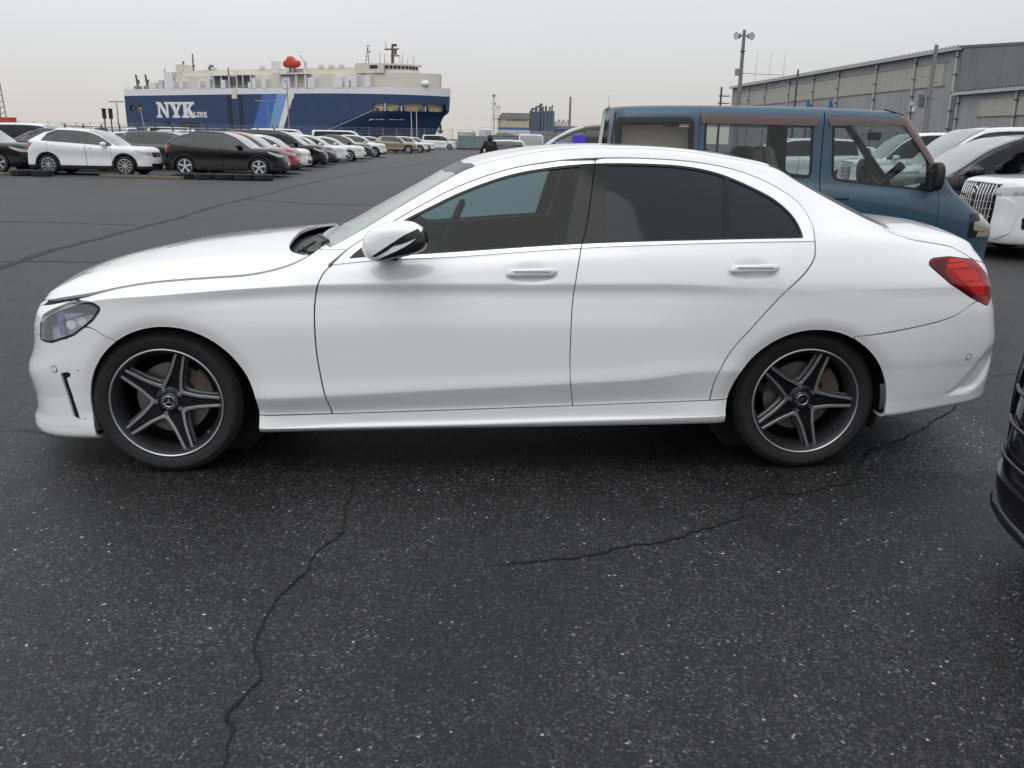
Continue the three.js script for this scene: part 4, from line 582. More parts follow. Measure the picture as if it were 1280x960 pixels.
function makeCar(p) {
  const S = genSpec(p), G = carGrid(S, p.nu ?? 150, p.sub ?? 3), R = p.R ?? .33, ar = R + .045, o = new THREE.Group(), { wb, hw } = p, xt = S.xt, xn = S.xn, bodyM = p.paint ?? M.carWhite;
  const arch = (x, y) => Math.min(...[0, wb].map(a => y < R ? Math.abs(x - a) - ar : Math.hypot(x - a, y - R) - ar)), nArch = (x, y) => -arch(x, y), fine = p.fine, GP = fine ? .004 : .008, FL = fine ? { flange: .016 } : {};
  const c = p.cowl, h = p.header, sl = p.tailSlope ?? .25, sed = p.deck, rE = p.roofEnd ?? xt - .3;
  const m2 = (name, f, mat, opt, par = o) => [false, true].map(m => { const g = cut(G, f, { ...opt, mirror: m }); return g ? mesh(name, g, mat, par.isGroup || par.isMesh ? par : par[m ? 1 : 0]) : null; });
  const m1 = (name, f, mat, opt) => { const g = cut(G, f, { ...opt, both: true }); return g && mesh(name, g, mat, o); };
  // glass
  const scr = (x, y, z, v) => Math.max((9.07 - v) * .1, c - .02 - .16 * (1 - (z / hw) ** 2) - x, x - h - .02), backX = p.backX ?? xt - .12 - sl;
  const back = sed ? (x, y, z, v) => Math.max((9.08 - v) * .1, rE + .04 - x, x - (p.deckX - .0)) : (x, y, z, v) => Math.max((7.25 - v) * .1, (v - 8.9) * .1, z - hw * (p.backZ ?? .64), backX - .02 - x, xt - .5 - x);
  const wRear = p.winRear ?? (sed ? rE + .28 : xt - .38 - sl), pB = p.pB ?? 1.28, pC = p.pC ?? (wb - .12), slope = .10;
  const side = (x, y, z, v) => Math.max((7.14 - v) * .12, (v - (p.winTop ?? 8.82)) * .12, hw * .42 - z, c + .12 - x, x - wRear + (y - 1.2) * (p.dSlant ?? .3));
  const sPar = p.windows ? p.windows.map(w => ({ ...w, s: polySDF(w.poly) })) : null;
  const anySide = sPar ? (x, y, z) => Math.max(Math.min(...sPar.map(w => w.s(x, y))), hw * .42 - z) : side;
  m1('windscreen', scr, p.screen ?? M.farScreen, {}); m1('rear_window', back, p.backGlass ?? M.tintGlass, {});
  if (sPar) sPar.forEach(w => { const f = [(x, y, z) => Math.max(w.s(x, y), hw * .42 - z)]; const gl = m2('side_window', f, w.mat, { lift: -.006 }); m2('window_seal', [f[0], (x, y) => -(w.rim ?? .02) - w.s(x, y)], M.black, { lift: .002, flange: fine ? .012 : 0 }, gl); });
  else {
    const fr = p.frontGlass ?? M.farGlass, rr = p.rearGlass ?? M.tintGlass;
    m2('side_window', [side, (x, y) => x - pB + .045 + (y - 1.2) * -.06], fr, { lift: -.004 }); m2('side_window', [side, (x, y) => pB + .045 - x + (y - 1.2) * .06, (x, y) => x - pC + (p.wagon ? .04 : 0)], rr, { lift: -.004 });
    if (wRear > pC + .1) m2('quarter_window', [side, (x, y) => pC + .05 - x], rr, { lift: -.004 });
    m2('pillar', [side, (x, y) => Math.abs(x - pB - (y - 1.2) * .06) - .046], M.gloss, { lift: .002 }); if (wRear > pC + .1) m2('pillar', [side, (x, y) => Math.abs(x - pC) - .05], M.gloss, { lift: .002 });
  }
  // lamps, grille
  const hl = p.headlamp ? polySDF(p.headlamp) : polySDF(roundPoly([[xn - .02, p.noseY - .06], [xn + .18, p.noseY - .02], [xn + .56, p.noseY + .075], [xn + .50, p.noseY + .01], [xn + .22, p.noseY - .12], [xn - .02, p.noseY - .14]], .02));
  const lamp = (x, y, z) => Math.max(hl(x, y), hw * (p.lampIn ?? .48) - z);
  const tl = p.taillamp ? polySDF(p.taillamp) : polySDF(roundPoly(sed ? [[xt + .02, .90], [xt - .12, .92], [xt - .36, .90], [xt - .30, .80], [xt + .02, .74]] : [[xt + .02, 1.0], [xt - .15, 1.04], [xt - .40, .98], [xt - .30, .92], [xt - .10, .82], [xt + .02, .80]], .02));
  const tail = (x, y, z) => Math.max(tl(x, y), hw * .5 - z);
  const grl = p.grille ? polySDF(p.grille) : polySDF(roundPoly([[-hw * .44, p.noseY - .03], [hw * .44, p.noseY - .03], [hw * .38, p.noseY - .20], [-hw * .38, p.noseY - .20]], .03)), grille = (x, y, z) => Math.max(grl(z, y), x - xn - .35);
  m2('headlight', lamp, p.lampMat ?? M.paleLamp, { lift: .002, ...FL }); m2('tail_light', tail, M.redLamp, { lift: .002, ...FL }); m1('grille', grille, p.grilleMat ?? M.gloss, { lift: -.012, flange: .02 });
  const low = (x, y, z) => grille === 0 ? 1 : Math.max(polyLow(z, y), x - xn - .3), polyLow = polySDF(roundPoly([[-hw * .62, .42], [hw * .62, .42], [hw * .55, .27], [-hw * .55, .27]], .03));
  if (!p.noIntake) m1('lower_grille', low, M.gloss, { lift: -.008 });
  // doors
  const dB = pB, dF = p.doorF ?? c + .12, dR = p.doorR ?? wb - .02, top = (x, y, z, v) => (v - 7.0) * .08, bot = (x, y, z, v) => (2.02 - v) * .08;
  if (!p.noDoors) {
    const k = p.doorSlant ?? .06;
    const nW = (x, y, z, v) => .003 - anySide(x, y, z, v), dTop = sPar ? nW : top;
    const full = p.fullDoors, tp = full ? (x, y, z, v) => (v - 8.93) * .08 : top, fdf = [(x, y, z, v) => Math.max(tp(x, y, z, v), hw * .4 - z), bot, (x, y) => dF + GP - x + (y > (p.hood ?? .95) && full ? (y - p.hood) * (p.aSlope ?? .84) : 0), (x, y) => x - dB + GP - (y - .9) * k, nArch, ...(full ? [nW] : [])], rdf = [(x, y, z, v) => Math.max(tp(x, y, z, v), hw * .4 - z), bot, (x, y) => dB + GP - x + (y - .9) * k, (x, y) => x - dR + GP, nArch, ...(full ? [nW] : [])];
    const fd = m2('front_door', fdf, bodyM, FL), rd = m2(p.slide ? 'sliding_door' : 'rear_door', rdf, bodyM, FL);
    for (const [d, x] of [[fd, dB - .17], [rd, p.slide ? dB + .18 : dR - .22]]) d.forEach((q, m) => { if (!q) return; const z = hw - .012, y = p.handleY ?? lerp(.8 * (p.kY ?? 1), S.B(x), .62); const g = new THREE.CapsuleGeometry(.016, .13, 3, 8); g.rotateZ(Math.PI / 2); g.translate(x, y, m ? -z : z); mesh('door_handle', g, p.handleMat ?? bodyM, q); });
    const rest = (x, y, z, v) => { const a = Math.max(tp(x, y, z, v), bot(x, y, z, v), hw * .4 - z, dF - x + (y > (p.hood ?? .95) && full ? (y - p.hood) * (p.aSlope ?? .84) : 0), x - Math.max(dR, dB) - 0); return -a; };
    p._rest = rest;
  }
  const rest = p._rest ?? (() => -1);
  const hoodF = (x, y, z, v) => Math.max((7.35 - v) * .1, x - c + .17 + .10 * (1 - (z / hw) ** 2) * 0);
  const holes = [(x, y, z, v) => -scr(x, y, z, v), (x, y, z, v) => -back(x, y, z, v), (x, y, z, v) => .0 - anySide(x, y, z, v), (x, y, z) => -lamp(x, y, z), (x, y, z) => -tail(x, y, z), (x, y, z) => -grille(x, y, z)];
  if (!p.noIntake) holes.push((x, y, z) => -low(x, y, z));
  const clad = p.cladding ? (x, y, z, v) => Math.min(y - (gcOf(p) + .13), Math.max(arch(x, y) - .055, -1)) : null;
  if (clad) m1('wheel_arch_trim', [clad, nArch, (x, y, z, v) => v - 6.9, ...holes.slice(3)], M.cladding, { lift: .006, ...FL });
  m1('bonnet', [(x, y, z, v) => hoodF(x, y, z, v) + GP * .6, ...holes], bodyM, FL);
  m1('body', [(x, y, z, v) => -hoodF(x, y, z, v), rest, nArch, ...holes], bodyM, FL);
  m1('inner_shell', [nArch, (x, y, z, v) => -scr(x, y, z, v), (x, y, z, v) => -back(x, y, z, v), (x, y, z, v) => -anySide(x, y, z, v)], p.inner ?? M.shell, { lift: -.022 });
  // mirrors, wheels, seats, floor
  for (const s of [1, -1]) {
    const mo = pillow(anglePts(1, 22, (r, a) => [Math.sign(Math.cos(a)) * Math.abs(Math.cos(a)) ** .7 * (p.mirW ?? .10), Math.sign(Math.sin(a)) * Math.abs(Math.sin(a)) ** .7 * (p.mirH ?? .075)]), .10, .08, 5, .5), mx = p.mirX ?? c + .34, my = p.mirY ?? S.B(mx) + .07; mo.translate(mx, my, s * (hw + .06)); if (!p.noMirror) mesh('door_mirror', mo, p.mirMat ?? bodyM, o);
    for (const x of [0, wb]) plainWheel(o, x, s * (hw - .125), R, s < 0, p.wheels ?? 'multi');
    if (!p.noSeats) for (const x of p.seatX ?? [c + .75, wb - .35]) { const g = extrude(roundPoly([[x - .25, .5], [x + .25, .5], [x + .40, S.B(x) + .1], [x + .45, S.B(x) + .28], [x + .38, S.B(x) + .28], [x + .12, .68], [x - .25, .68]], .05, 2), .46, .03); g.translate(0, 0, s * hw * .45 - .23); mesh('seat', g, p.seatMat ?? M.seat, o); }
  }
  mesh('underbody', join([box(xt - xn - .5, .16, hw * 1.1, (xt + xn) / 2, p.gc + .12, 0), box(wb - 2 * ar, .12, hw * 1.8, wb / 2, p.gc + .10, 0), ...[0, wb].map(a => box(ar * 1.9, .5, hw * 1.05, a, .45, 0))]), M.shell, o);
  if (!p.noDash) mesh('dashboard', box(.45, .28, hw * 1.6, c + .32, (p.hood ?? .95) - .16, 0, .05), p.dashMat ?? M.dash, o);
  if (p.plate !== false) mesh('number_plate', box(.012, .11, .33, xn - .004, .46, 0), M.plate, o);
  p.extra?.(o, S, G);
  return o;
}
const gcOf = p => p.gc ?? .2;
// where the nose of a grid lies at height y and distance z from the middle
function noseX(G, y, z) { let b = 1e9, x = 0; for (let i = 0; i < G.N; i++) { const d = (G.pos[i * 3 + 1] - y) ** 2 + (G.pos[i * 3 + 2] - Math.abs(z)) ** 2; if (G.pos[i * 3] < .1 && d < b) { b = d; x = G.pos[i * 3]; } } return x; }
const noseLine = (G, pts, off, r, k = 6) => tube(pts.map(([y, z]) => [noseX(G, y, z) - off, y, z]), r, 16, k);
// ---------------------------------------------------------------- body shapes
const KIND = {
  suv: shape({ hw: .885, wb: 2.61, fo: .87, ro: .80, H: 1.565, cowl: .30, header: 1.22, hood: 1.0, beltF: .98, beltR: 1.12, noseY: .82, roofEnd: 2.75, drop: .13, tailSlope: .48, cladding: true, R: .335, pB: 1.30, pC: 2.34, winRear: 2.76, wheels: 'multi', fr: .72, taillamp: roundPoly([[3.45, 1.05], [3.28, 1.09], [3.06, 1.04], [3.14, .98], [3.26, .86], [3.45, .84]], .02), dSlant: .75 }),
  crossover: shape({ hw: .88, wb: 2.56, fo: .84, ro: .78, H: 1.59, cowl: .36, header: 1.15, hood: 1.02, beltF: 1.0, beltR: 1.10, noseY: .86, drop: .10, tailSlope: .34, cladding: true, R: .34, pB: 1.25, pC: 2.2, winRear: 2.62, wheels: 'cover', gc: .22, fr: .75 }),
  hatch: shape({ hw: .85, wb: 2.55, fo: .80, ro: .66, H: 1.49, cowl: .22, header: 1.12, hood: .93, beltF: .93, beltR: 1.02, noseY: .74, drop: .09, tailSlope: .30, R: .305, pB: 1.22, pC: 2.2, winRear: 2.55, wheels: 'cover', fr: .75 }),
  wagon: shape({ hw: .875, wb: 2.75, fo: .88, ro: .90, H: 1.53, cowl: .20, header: 1.22, hood: .95, beltF: .94, beltR: 1.02, noseY: .76, drop: .08, tailSlope: .28, R: .32, pB: 1.30, pC: 2.42, winRear: 3.1, wheels: 'five', wagon: true, fr: .76 }),
  sedan: shape({ hw: .88, wb: 2.74, fo: .90, ro: 1.02, H: 1.45, cowl: .48, header: 1.35, hood: .94, beltF: .93, beltR: 1.0, noseY: .74, deck: 1.03, deckX: 3.12, roofEnd: 2.35, roofMid: 1.8, R: .32, pB: 1.36, pC: 2.30, winRear: 2.75, wheels: 'five', fr: .72 }),
  minivan: shape({ hw: .905, wb: 2.95, fo: .92, ro: .98, H: 1.90, cowl: -.02, header: .95, hood: 1.10, beltF: 1.08, beltR: 1.18, noseY: .98, drop: .05, tailSlope: .16, R: .345, pB: 1.42, pC: 2.55, winRear: 3.62, slide: true, doorR: 2.56, wheels: 'twin', kY: 1.1, fr: .84, nfx: .04, noseRound: .8 }),
  mpv: shape({ hw: .90, wb: 2.90, fo: .95, ro: .98, H: 1.70, cowl: .05, header: 1.12, hood: 1.04, beltF: 1.03, beltR: 1.12, noseY: .84, drop: .06, tailSlope: .24, R: .335, pB: 1.42, pC: 2.5, winRear: 3.45, slide: true, doorR: 2.5, wheels: 'five', kY: 1.05, fr: .80 }),
  van: shape({ hw: .845, wb: 2.57, fo: .68, ro: 1.44, H: 1.96, cowl: -.40, header: .30, hood: 1.12, beltF: 1.10, beltR: 1.14, noseY: .98, drop: .03, tailSlope: .10, R: .33, pB: .72, pC: 1.75, winRear: 3.72, slide: true, doorR: 1.8, wheels: 'steel', kY: 1.1, fr: .86, noseRound: .45, nfx: .03 }),
  keibox: shape({ hw: .735, wb: 2.42, fo: .48, ro: .48, H: 1.76, cowl: -.10, header: .62, hood: 1.02, beltF: 1.0, beltR: 1.04, noseY: .84, drop: .03, tailSlope: .12, R: .275, pB: .98, pC: 1.95, winRear: 2.60, slide: true, doorR: 2.0, wheels: 'steel', kY: 1.0, fr: .87, noseRound: .5, nfx: .03 }),
};
for (const k of ['suv', 'crossover', 'hatch', 'wagon', 'sedan']) Object.assign(KIND[k], { frontGlass: M.farPane, rearGlass: M.tintPane, backGlass: M.tintPane });
const protos = {};
const PAINTS = ['carWhite', 'carPearl', 'carBlack', 'carRed', 'carTan', 'carGrey', 'carSilver', 'carBlue', 'carVan'];
// place a car by the world position of its front axle; heading 0 looks towards +x
function car(kind, name, colour, x, z, heading, label, group, category = 'car', o = {}) {
  const key = kind + (o.key ?? ''); let c;
  if (!protos[key]) { c = protos[key] = makeCar({ ...KIND[kind], ...(o.spec ?? {}) }); } else c = protos[key].clone();
  c.name = numbered(name); scene.add(c); c.userData = {}; tag(c, label, category, group);
  c.position.set(x, 0, z); c.rotation.set(0, Math.PI + heading, 0);
  const to = M[colour]; c.traverse(m => { if (m.isMesh && PAINTS.includes(m.material.name)) { m.material = to; } });
  return c;
}
const GL = 'cars parked in the rows on the left', GR = 'cars parked in the row on the right';
car('suv', 'parked_suv', 'carWhite', -13.49, -31.95, .02, 'white compact SUV with black wheel arch trims, nearest car of the left rows', GL);
{ const c = car('suv', 'parked_suv', 'carBlack', -9.14, -32.9, .02, 'black compact SUV with silver wheels, in front of the red car behind tyres', GL, 'car', { key: 'dark', spec: { wheels: 'five', taillamp: roundPoly([[3.45, 1.03], [3.30, 1.08], [3.08, 1.05], [3.16, .97], [3.28, .86], [3.45, .84]], .02) } }); c.traverse(m => { if (m.name === 'rim') m.material = M.alloyBright; }); }
car('suv', 'parked_suv', 'carRed', -9.45, -36.0, .03, 'red SUV parked directly behind the black compact SUV', GL);
car('mpv', 'parked_mpv', 'carBlack', -18.2, -32.6, .02, 'black car whose nose meets the tail of the white compact SUV', GL);
car('suv', 'parked_suv', 'carGrey', -15.8, -35.2, .02, 'dark grey SUV half hidden behind the rear of the white compact SUV', GL);
car('wagon', 'parked_estate', 'carGrey', -12.9, -38.0, .02, 'dark estate car with its windscreen showing above the white SUV bonnet', GL);
car('sedan', 'parked_sedan', 'carBlack', -11.3, -40.4, .02, 'black sedan showing its rear side window behind the black SUV', GL);
car('keibox', 'small_van', 'carWhite', -19.1, -38.6, .02, 'white boxy small van at the left edge above the dark cars', GL, 'van');
car('hatch', 'parked_hatchback', 'carWhite', -9.85, -40.0, .03, 'white hatchback with only its nose showing past the red SUV', GL);
car('mpv', 'parked_mpv', 'carBlack', -10.25, -44.6, .03, 'black people carrier between the red SUV and the white cars', GL);
car('hatch', 'parked_hatchback', 'carGrey', -10.4, -48.4, .03, 'dark hatchback nose just past the black people carrier', GL);
car('wagon', 'parked_estate', 'carWhite', -10.6, -52.4, .03, 'white car with a black strip on its bumper before the silver wheeled one', GL);
car('sedan', 'parked_sedan', 'carPearl', -10.22, -56.2, .03, 'white compact sedan showing its front wheel in the middle of the left rows', GL);
car('suv', 'parked_suv', 'carGrey', -10.8, -63.0, .03, 'dark grey SUV behind the white compact sedan', GL);
car('crossover', 'parked_suv', 'carWhite', -10.7, -69.0, .03, 'white SUV immediately in front of the tan SUV', GL);
car('hatch', 'parked_hatchback', 'carBlue', -13.2, -73.5, .03, 'blue hatchback behind the white SUV beside the tan one', GL);
car('crossover', 'parked_suv', 'carTan', -10.51, -88.9, .02, 'tan beige SUV with black roof rails near the end of the left rows', GL);
car('crossover', 'parked_suv', 'carWhite', -9.95, -94.0, .03, 'first white SUV just behind the tan SUV', GL);
car('suv', 'parked_suv', 'carWhite', -9.85, -100.5, .03, 'second white SUV behind the tan SUV, mostly hidden', GL);
car('minivan', 'parked_minivan', 'carWhite', -9.20, -125.9, .0, 'white minivan alone at the far end of the left rows by the fence', GL, 'minivan');
// rows further to the left: roofs showing over the near cars
const back = [
  ['keibox', 'small_van', 'carWhite', -23.6, -49.0, 'white boxy van seen end-on above the roof of the white compact SUV', 'van', 1],
  ['keibox', 'small_van', 'carPearl', -25.6, -58.0, 'pale small van seen end-on left of the two signal heads', 'van', 1],
  ['hatch', 'parked_hatchback', 'carWhite', -16.9, -44.6, 'white hatchback behind the black sedan under the left end of the ship', 'car'],
  ['sedan', 'parked_sedan', 'carSilver', -16.2, -47.4, 'silver sedan roof in the second row below the ship stern', 'car'],
  ['wagon', 'parked_estate', 'carGrey', -16.8, -50.2, 'grey estate roof in the second row under the first ship letter', 'car'],
  ['van', 'white_van', 'carWhite', -28.3, -80.0, 'white van whose long roof stands below the large ship letters', 'van'],
  ['hatch', 'parked_hatchback', 'carWhite', -15.7, -54.6, 'white hatchback roof right of the van below the ship letters', 'car'],
  ['wagon', 'parked_estate', 'carBlack', -15.9, -58.0, 'black estate roof behind the black people carrier', 'car'],
  ['van', 'white_van', 'carWhite', -17.4, -73.5, 'long white van below the blue and white ship stripes', 'van'],
  ['hatch', 'parked_hatchback', 'carPearl', -15.4, -66.0, 'pearl white hatchback roof below the slanted ship stripes', 'car'],
  ['mpv', 'parked_mpv', 'carWhite', -15.6, -70.0, 'white people carrier roof behind the white compact sedan', 'car'],
  ['van', 'white_van', 'carWhite', -16.4, -92.0, 'white van roof just left of the dark bow shadow of the ship', 'van'],
  ['sedan', 'parked_sedan', 'carWhite', -21.6, -52.0, 'white sedan in the third row at the left', 'car'],
  ['suv', 'parked_suv', 'carRed', -24.2, -57.0, 'dark red car roof far left below the stern', 'car'],
  ['hatch', 'parked_hatchback', 'carSilver', -29.5, -54.0, 'silver hatchback in the third row near the left edge', 'car'],
  ['keibox', 'small_van', 'carWhite', -32.5, -64.0, 'small white van in the far row at the left edge', 'van'],
  ['mpv', 'parked_mpv', 'carWhite', -26.5, -50.0, 'white people carrier in the third row left of the signal signs', 'car'],
  ['sedan', 'parked_sedan', 'carBlue', -15.0, -82.0, 'dark blue sedan behind the tan SUV', 'car'],
  ['hatch', 'parked_hatchback', 'carWhite', -20.8, -42.6, 'white hatchback roof just right of the white boxy van', 'car'],
  ['wagon', 'parked_estate', 'carSilver', -22.5, -45.6, 'silver estate roof under the two signal heads', 'car'],
  ['sedan', 'parked_sedan', 'carWhite', -20.2, -66.0, 'white sedan roof in front of the long van below the ship letters', 'car'],
  ['hatch', 'parked_hatchback', 'carWhite', -22.5, -70.5, 'white hatchback roof under the ship side door', 'car'],
  ['mpv', 'parked_mpv', 'carWhite', -24.8, -76.0, 'white people carrier roof below the dark ramp recess of the ship', 'car'],
  ['suv', 'parked_suv', 'carGrey', -16.4, -62.2, 'grey SUV roof behind the black estate roof', 'car'],
  ['van', 'white_van', 'carWhite', -13.9, -79.5, 'white high roofed van left of the blue hatchback', 'van'],
  ['wagon', 'parked_estate', 'carWhite', -15.6, -86.0, 'white estate roof left of the tan SUV', 'car'],
  ['mpv', 'parked_mpv', 'carWhite', -31.2, -61.5, 'leftmost white people carrier of the end-on row far behind the white SUV', 'car', 1],
  ['minivan', 'parked_minivan', 'carWhite', -28.8, -61.8, 'tall white minivan of the end-on row, left of the white boxy van', 'minivan', 1],
  ['hatch', 'parked_hatchback', 'carSilver', -26.4, -61.4, 'silver hatchback of the end-on row, under the signal heads', 'car', 1],
  ['mpv', 'parked_mpv', 'carPearl', -24.0, -61.7, 'pearl people carrier of the end-on row, under the ship stern edge', 'car', 1],
  ['wagon', 'parked_estate', 'carWhite', -21.6, -61.5, 'rightmost white estate of the end-on row, below the first large ship letter', 'car', 1],
  ['wagon', 'parked_estate', 'carWhite', -14.2, -98.0, 'white estate beside the far white minivan', 'car'],
];
for (const [k, n, c, x, z, l, cat, end] of back) car(k, n, c, x, z, end ? -Math.PI / 2 + .05 : .02, l, GL, cat);
// far middle
car('sedan', 'parked_sedan', 'carWhite', -.35, -38.5, Math.PI / 2, 'white sedan just right of the walking person', undefined);
car('keibox', 'small_van', 'carWhite', .75, -47.0, -Math.PI / 2, 'small white van facing the camera behind the white sedan roof', undefined, 'van');
car('hatch', 'parked_hatchback', 'carPearl', 2.6, -58.0, Math.PI, 'white hatchback left of the dark SUV in the distance', undefined);
car('sedan', 'parked_sedan', 'carBlack', 1.7, -48.0, Math.PI, 'black sedan between the small white van and the dark SUV', undefined);
// right-hand row, noses towards the left
const dk = car('crossover', 'dark_suv', 'carBlack', -.18, -15.9, Math.PI, 'dark SUV behind the blue van, a violet sheet in its side window', undefined, 'car', { key: 'clear', spec: { frontGlass: M.vanGlass, noDash: false } });
dk.scale.setScalar(1.10);
M.violet = std(.09, .05, .62, .5); M.violet.name = 'violet';
{ const sh = mesh('window_sheet', box(.20, .36, .01, 1.10, 1.22, .745), M.violet, dk); const lt = mesh('window_sheet', box(.24, .26, .01, .86, 1.17, .755), std(.35, .42, .62, .5), dk); lt.material.name = 'pale_blue'; }
// chrome slatted nose of the luxury minivans
const slats = (o, S, G) => {
  for (let k = -6; k <= 6; k++) { if (!k) continue; const z0 = k * .082, z1 = k * .084; mesh('grille_slat', noseLine(G, [[.36, z0], [.52, lerp(z0, z1, .2)], [.70, lerp(z0, z1, .5)], [.86, lerp(z0, z1, .8)], [.985, z1]], .012, .012, 5), M.chrome, o); }
  for (let k = 0; k < 6; k++) { const y = .44 + k * .10; mesh('grille_bar', noseLine(G, [-1, -.66, -.33, 0, .33, .66, 1].map(q => [y + .015 * Math.abs(q), q * .54]), .006, .007, 4), M.silver, o); }
  mesh('bonnet_trim', noseLine(G, [-1, -.66, -.33, 0, .33, .66, 1].map(q => [1.0 - .01 * q * q, q * .58]), .008, .013), M.chrome, o);
  const bx = noseX(G, .90, 0); mesh('badge', T(new THREE.TorusGeometry(.055, .009, 6, 24).scale(1, .8, 1), bx - .02, .90, 0, 0, Math.PI / 2), M.chrome, o);
  for (const s of [1, -1]) { const f = polySDF(roundPoly([[s * .60, .80], [s * .72, .82], [s * .82, .74], [s * .80, .36], [s * .66, .26], [s * .58, .30]], .03)); const g = cut(G, (x, y, z) => Math.max(f(s * z, y), x + .2), { lift: .014, flange: .02, mirror: s < 0 }); if (g) mesh('bumper_wing', g, M.carWhite, o); const l = cut(G, [(x, y, z) => Math.max(polySDF(roundPoly([[.835, .58], [.875, .60], [.875, .44], [.845, .40]], .01))(z, y), x + .5)], { lift: .004, flange: .01, mirror: s < 0 }); if (l) mesh('fog_lamp', l, M.gloss, o); }
};
const lux = { key: 'lux', spec: { grille: roundPoly([[-.56, 1.0], [.56, 1.0], [.56, .34], [-.56, .34]], .04), noIntake: true, extra: slats, nu: 220, sub: 4, lampIn: .56, headlamp: roundPoly([[-.95, .93], [-.78, .95], [-.36, 1.02], [-.34, .98], [-.60, .86], [-.95, .83]], .02), taillamp: roundPoly([[3.95, 1.3], [3.80, 1.32], [3.62, 1.05], [3.62, .95], [3.95, .95]], .02) } };
car('minivan', 'luxury_minivan', 'carWhite', 7.42, -12.75, Math.PI - .07, 'white minivan with chrome slatted grille beside the blue van nose', GR, 'minivan', lux);
car('mpv', 'parked_mpv', 'carBlack', 6.9, -15.2, Math.PI - .05, 'black people carrier with a large sloping windscreen behind the slatted grille', GR, 'car', { key: 'near', spec: { nu: 200, sub: 4 } });
car('minivan', 'parked_minivan', 'carPearl', 8.6, -19.4, Math.PI - .03, 'white minivan roof between the blue van and the warehouse', GR, 'minivan');
car('minivan', 'luxury_minivan', 'carWhite', 11.0, -28.0, Math.PI - .04, 'white slatted grille minivan seen through the front window of the blue van', GR, 'minivan', lux);
car('mpv', 'parked_mpv', 'carWhite', 8.1, -31.5, Math.PI, 'white people carrier seen through the middle window of the blue van', GR);
car('hatch', 'parked_hatchback', 'carPearl', 10.4, -33.9, Math.PI, 'white hatchback seen through the blue van behind the slatted minivan', GR);
// black car nose at the right edge, close to the camera
car('crossover', 'black_car', 'carBlack', 2.47, -2.34, Math.PI - .02, 'black car with only its nose corner showing at the right edge', undefined, 'car', { key: 'nose', spec: { nu: 300, sub: 6, fine: true, gc: .21, cladding: false, nfx: .055, grille: roundPoly([[-.58, .80], [.58, .80], [.72, .36], [-.72, .36]], .04), headlamp: roundPoly([[-.88, .86], [-.66, .88], [-.30, .93], [-.34, .86], [-.60, .79], [-.88, .79]], .02), noIntake: true, extra: (o, S, G) => { const q7 = [-1, -.8, -.5, 0, .5, .8, 1]; for (let k = 0; k < 3; k++) { const y = .44 + k * .11; mesh('grille_bar', noseLine(G, q7.map(q => [y, q * .60]), .004, .008), M.gloss, o); } mesh('front_splitter', noseLine(G, q7.map(q => [.25, q * .74]), .008, .022, 8), M.gloss, o); for (const s of [1, -1]) { mesh('bumper_fin', noseLine(G, [[.30, s * .76], [.45, s * .735], [.60, s * .72], [.76, s * .73]], .01, .02, 8), M.gloss, o); mesh('bumper_fin', noseLine(G, [[.32, s * .80], [.40, s * .80], [.48, s * .795]], .004, .018, 8), M.plastic, o); } } } });
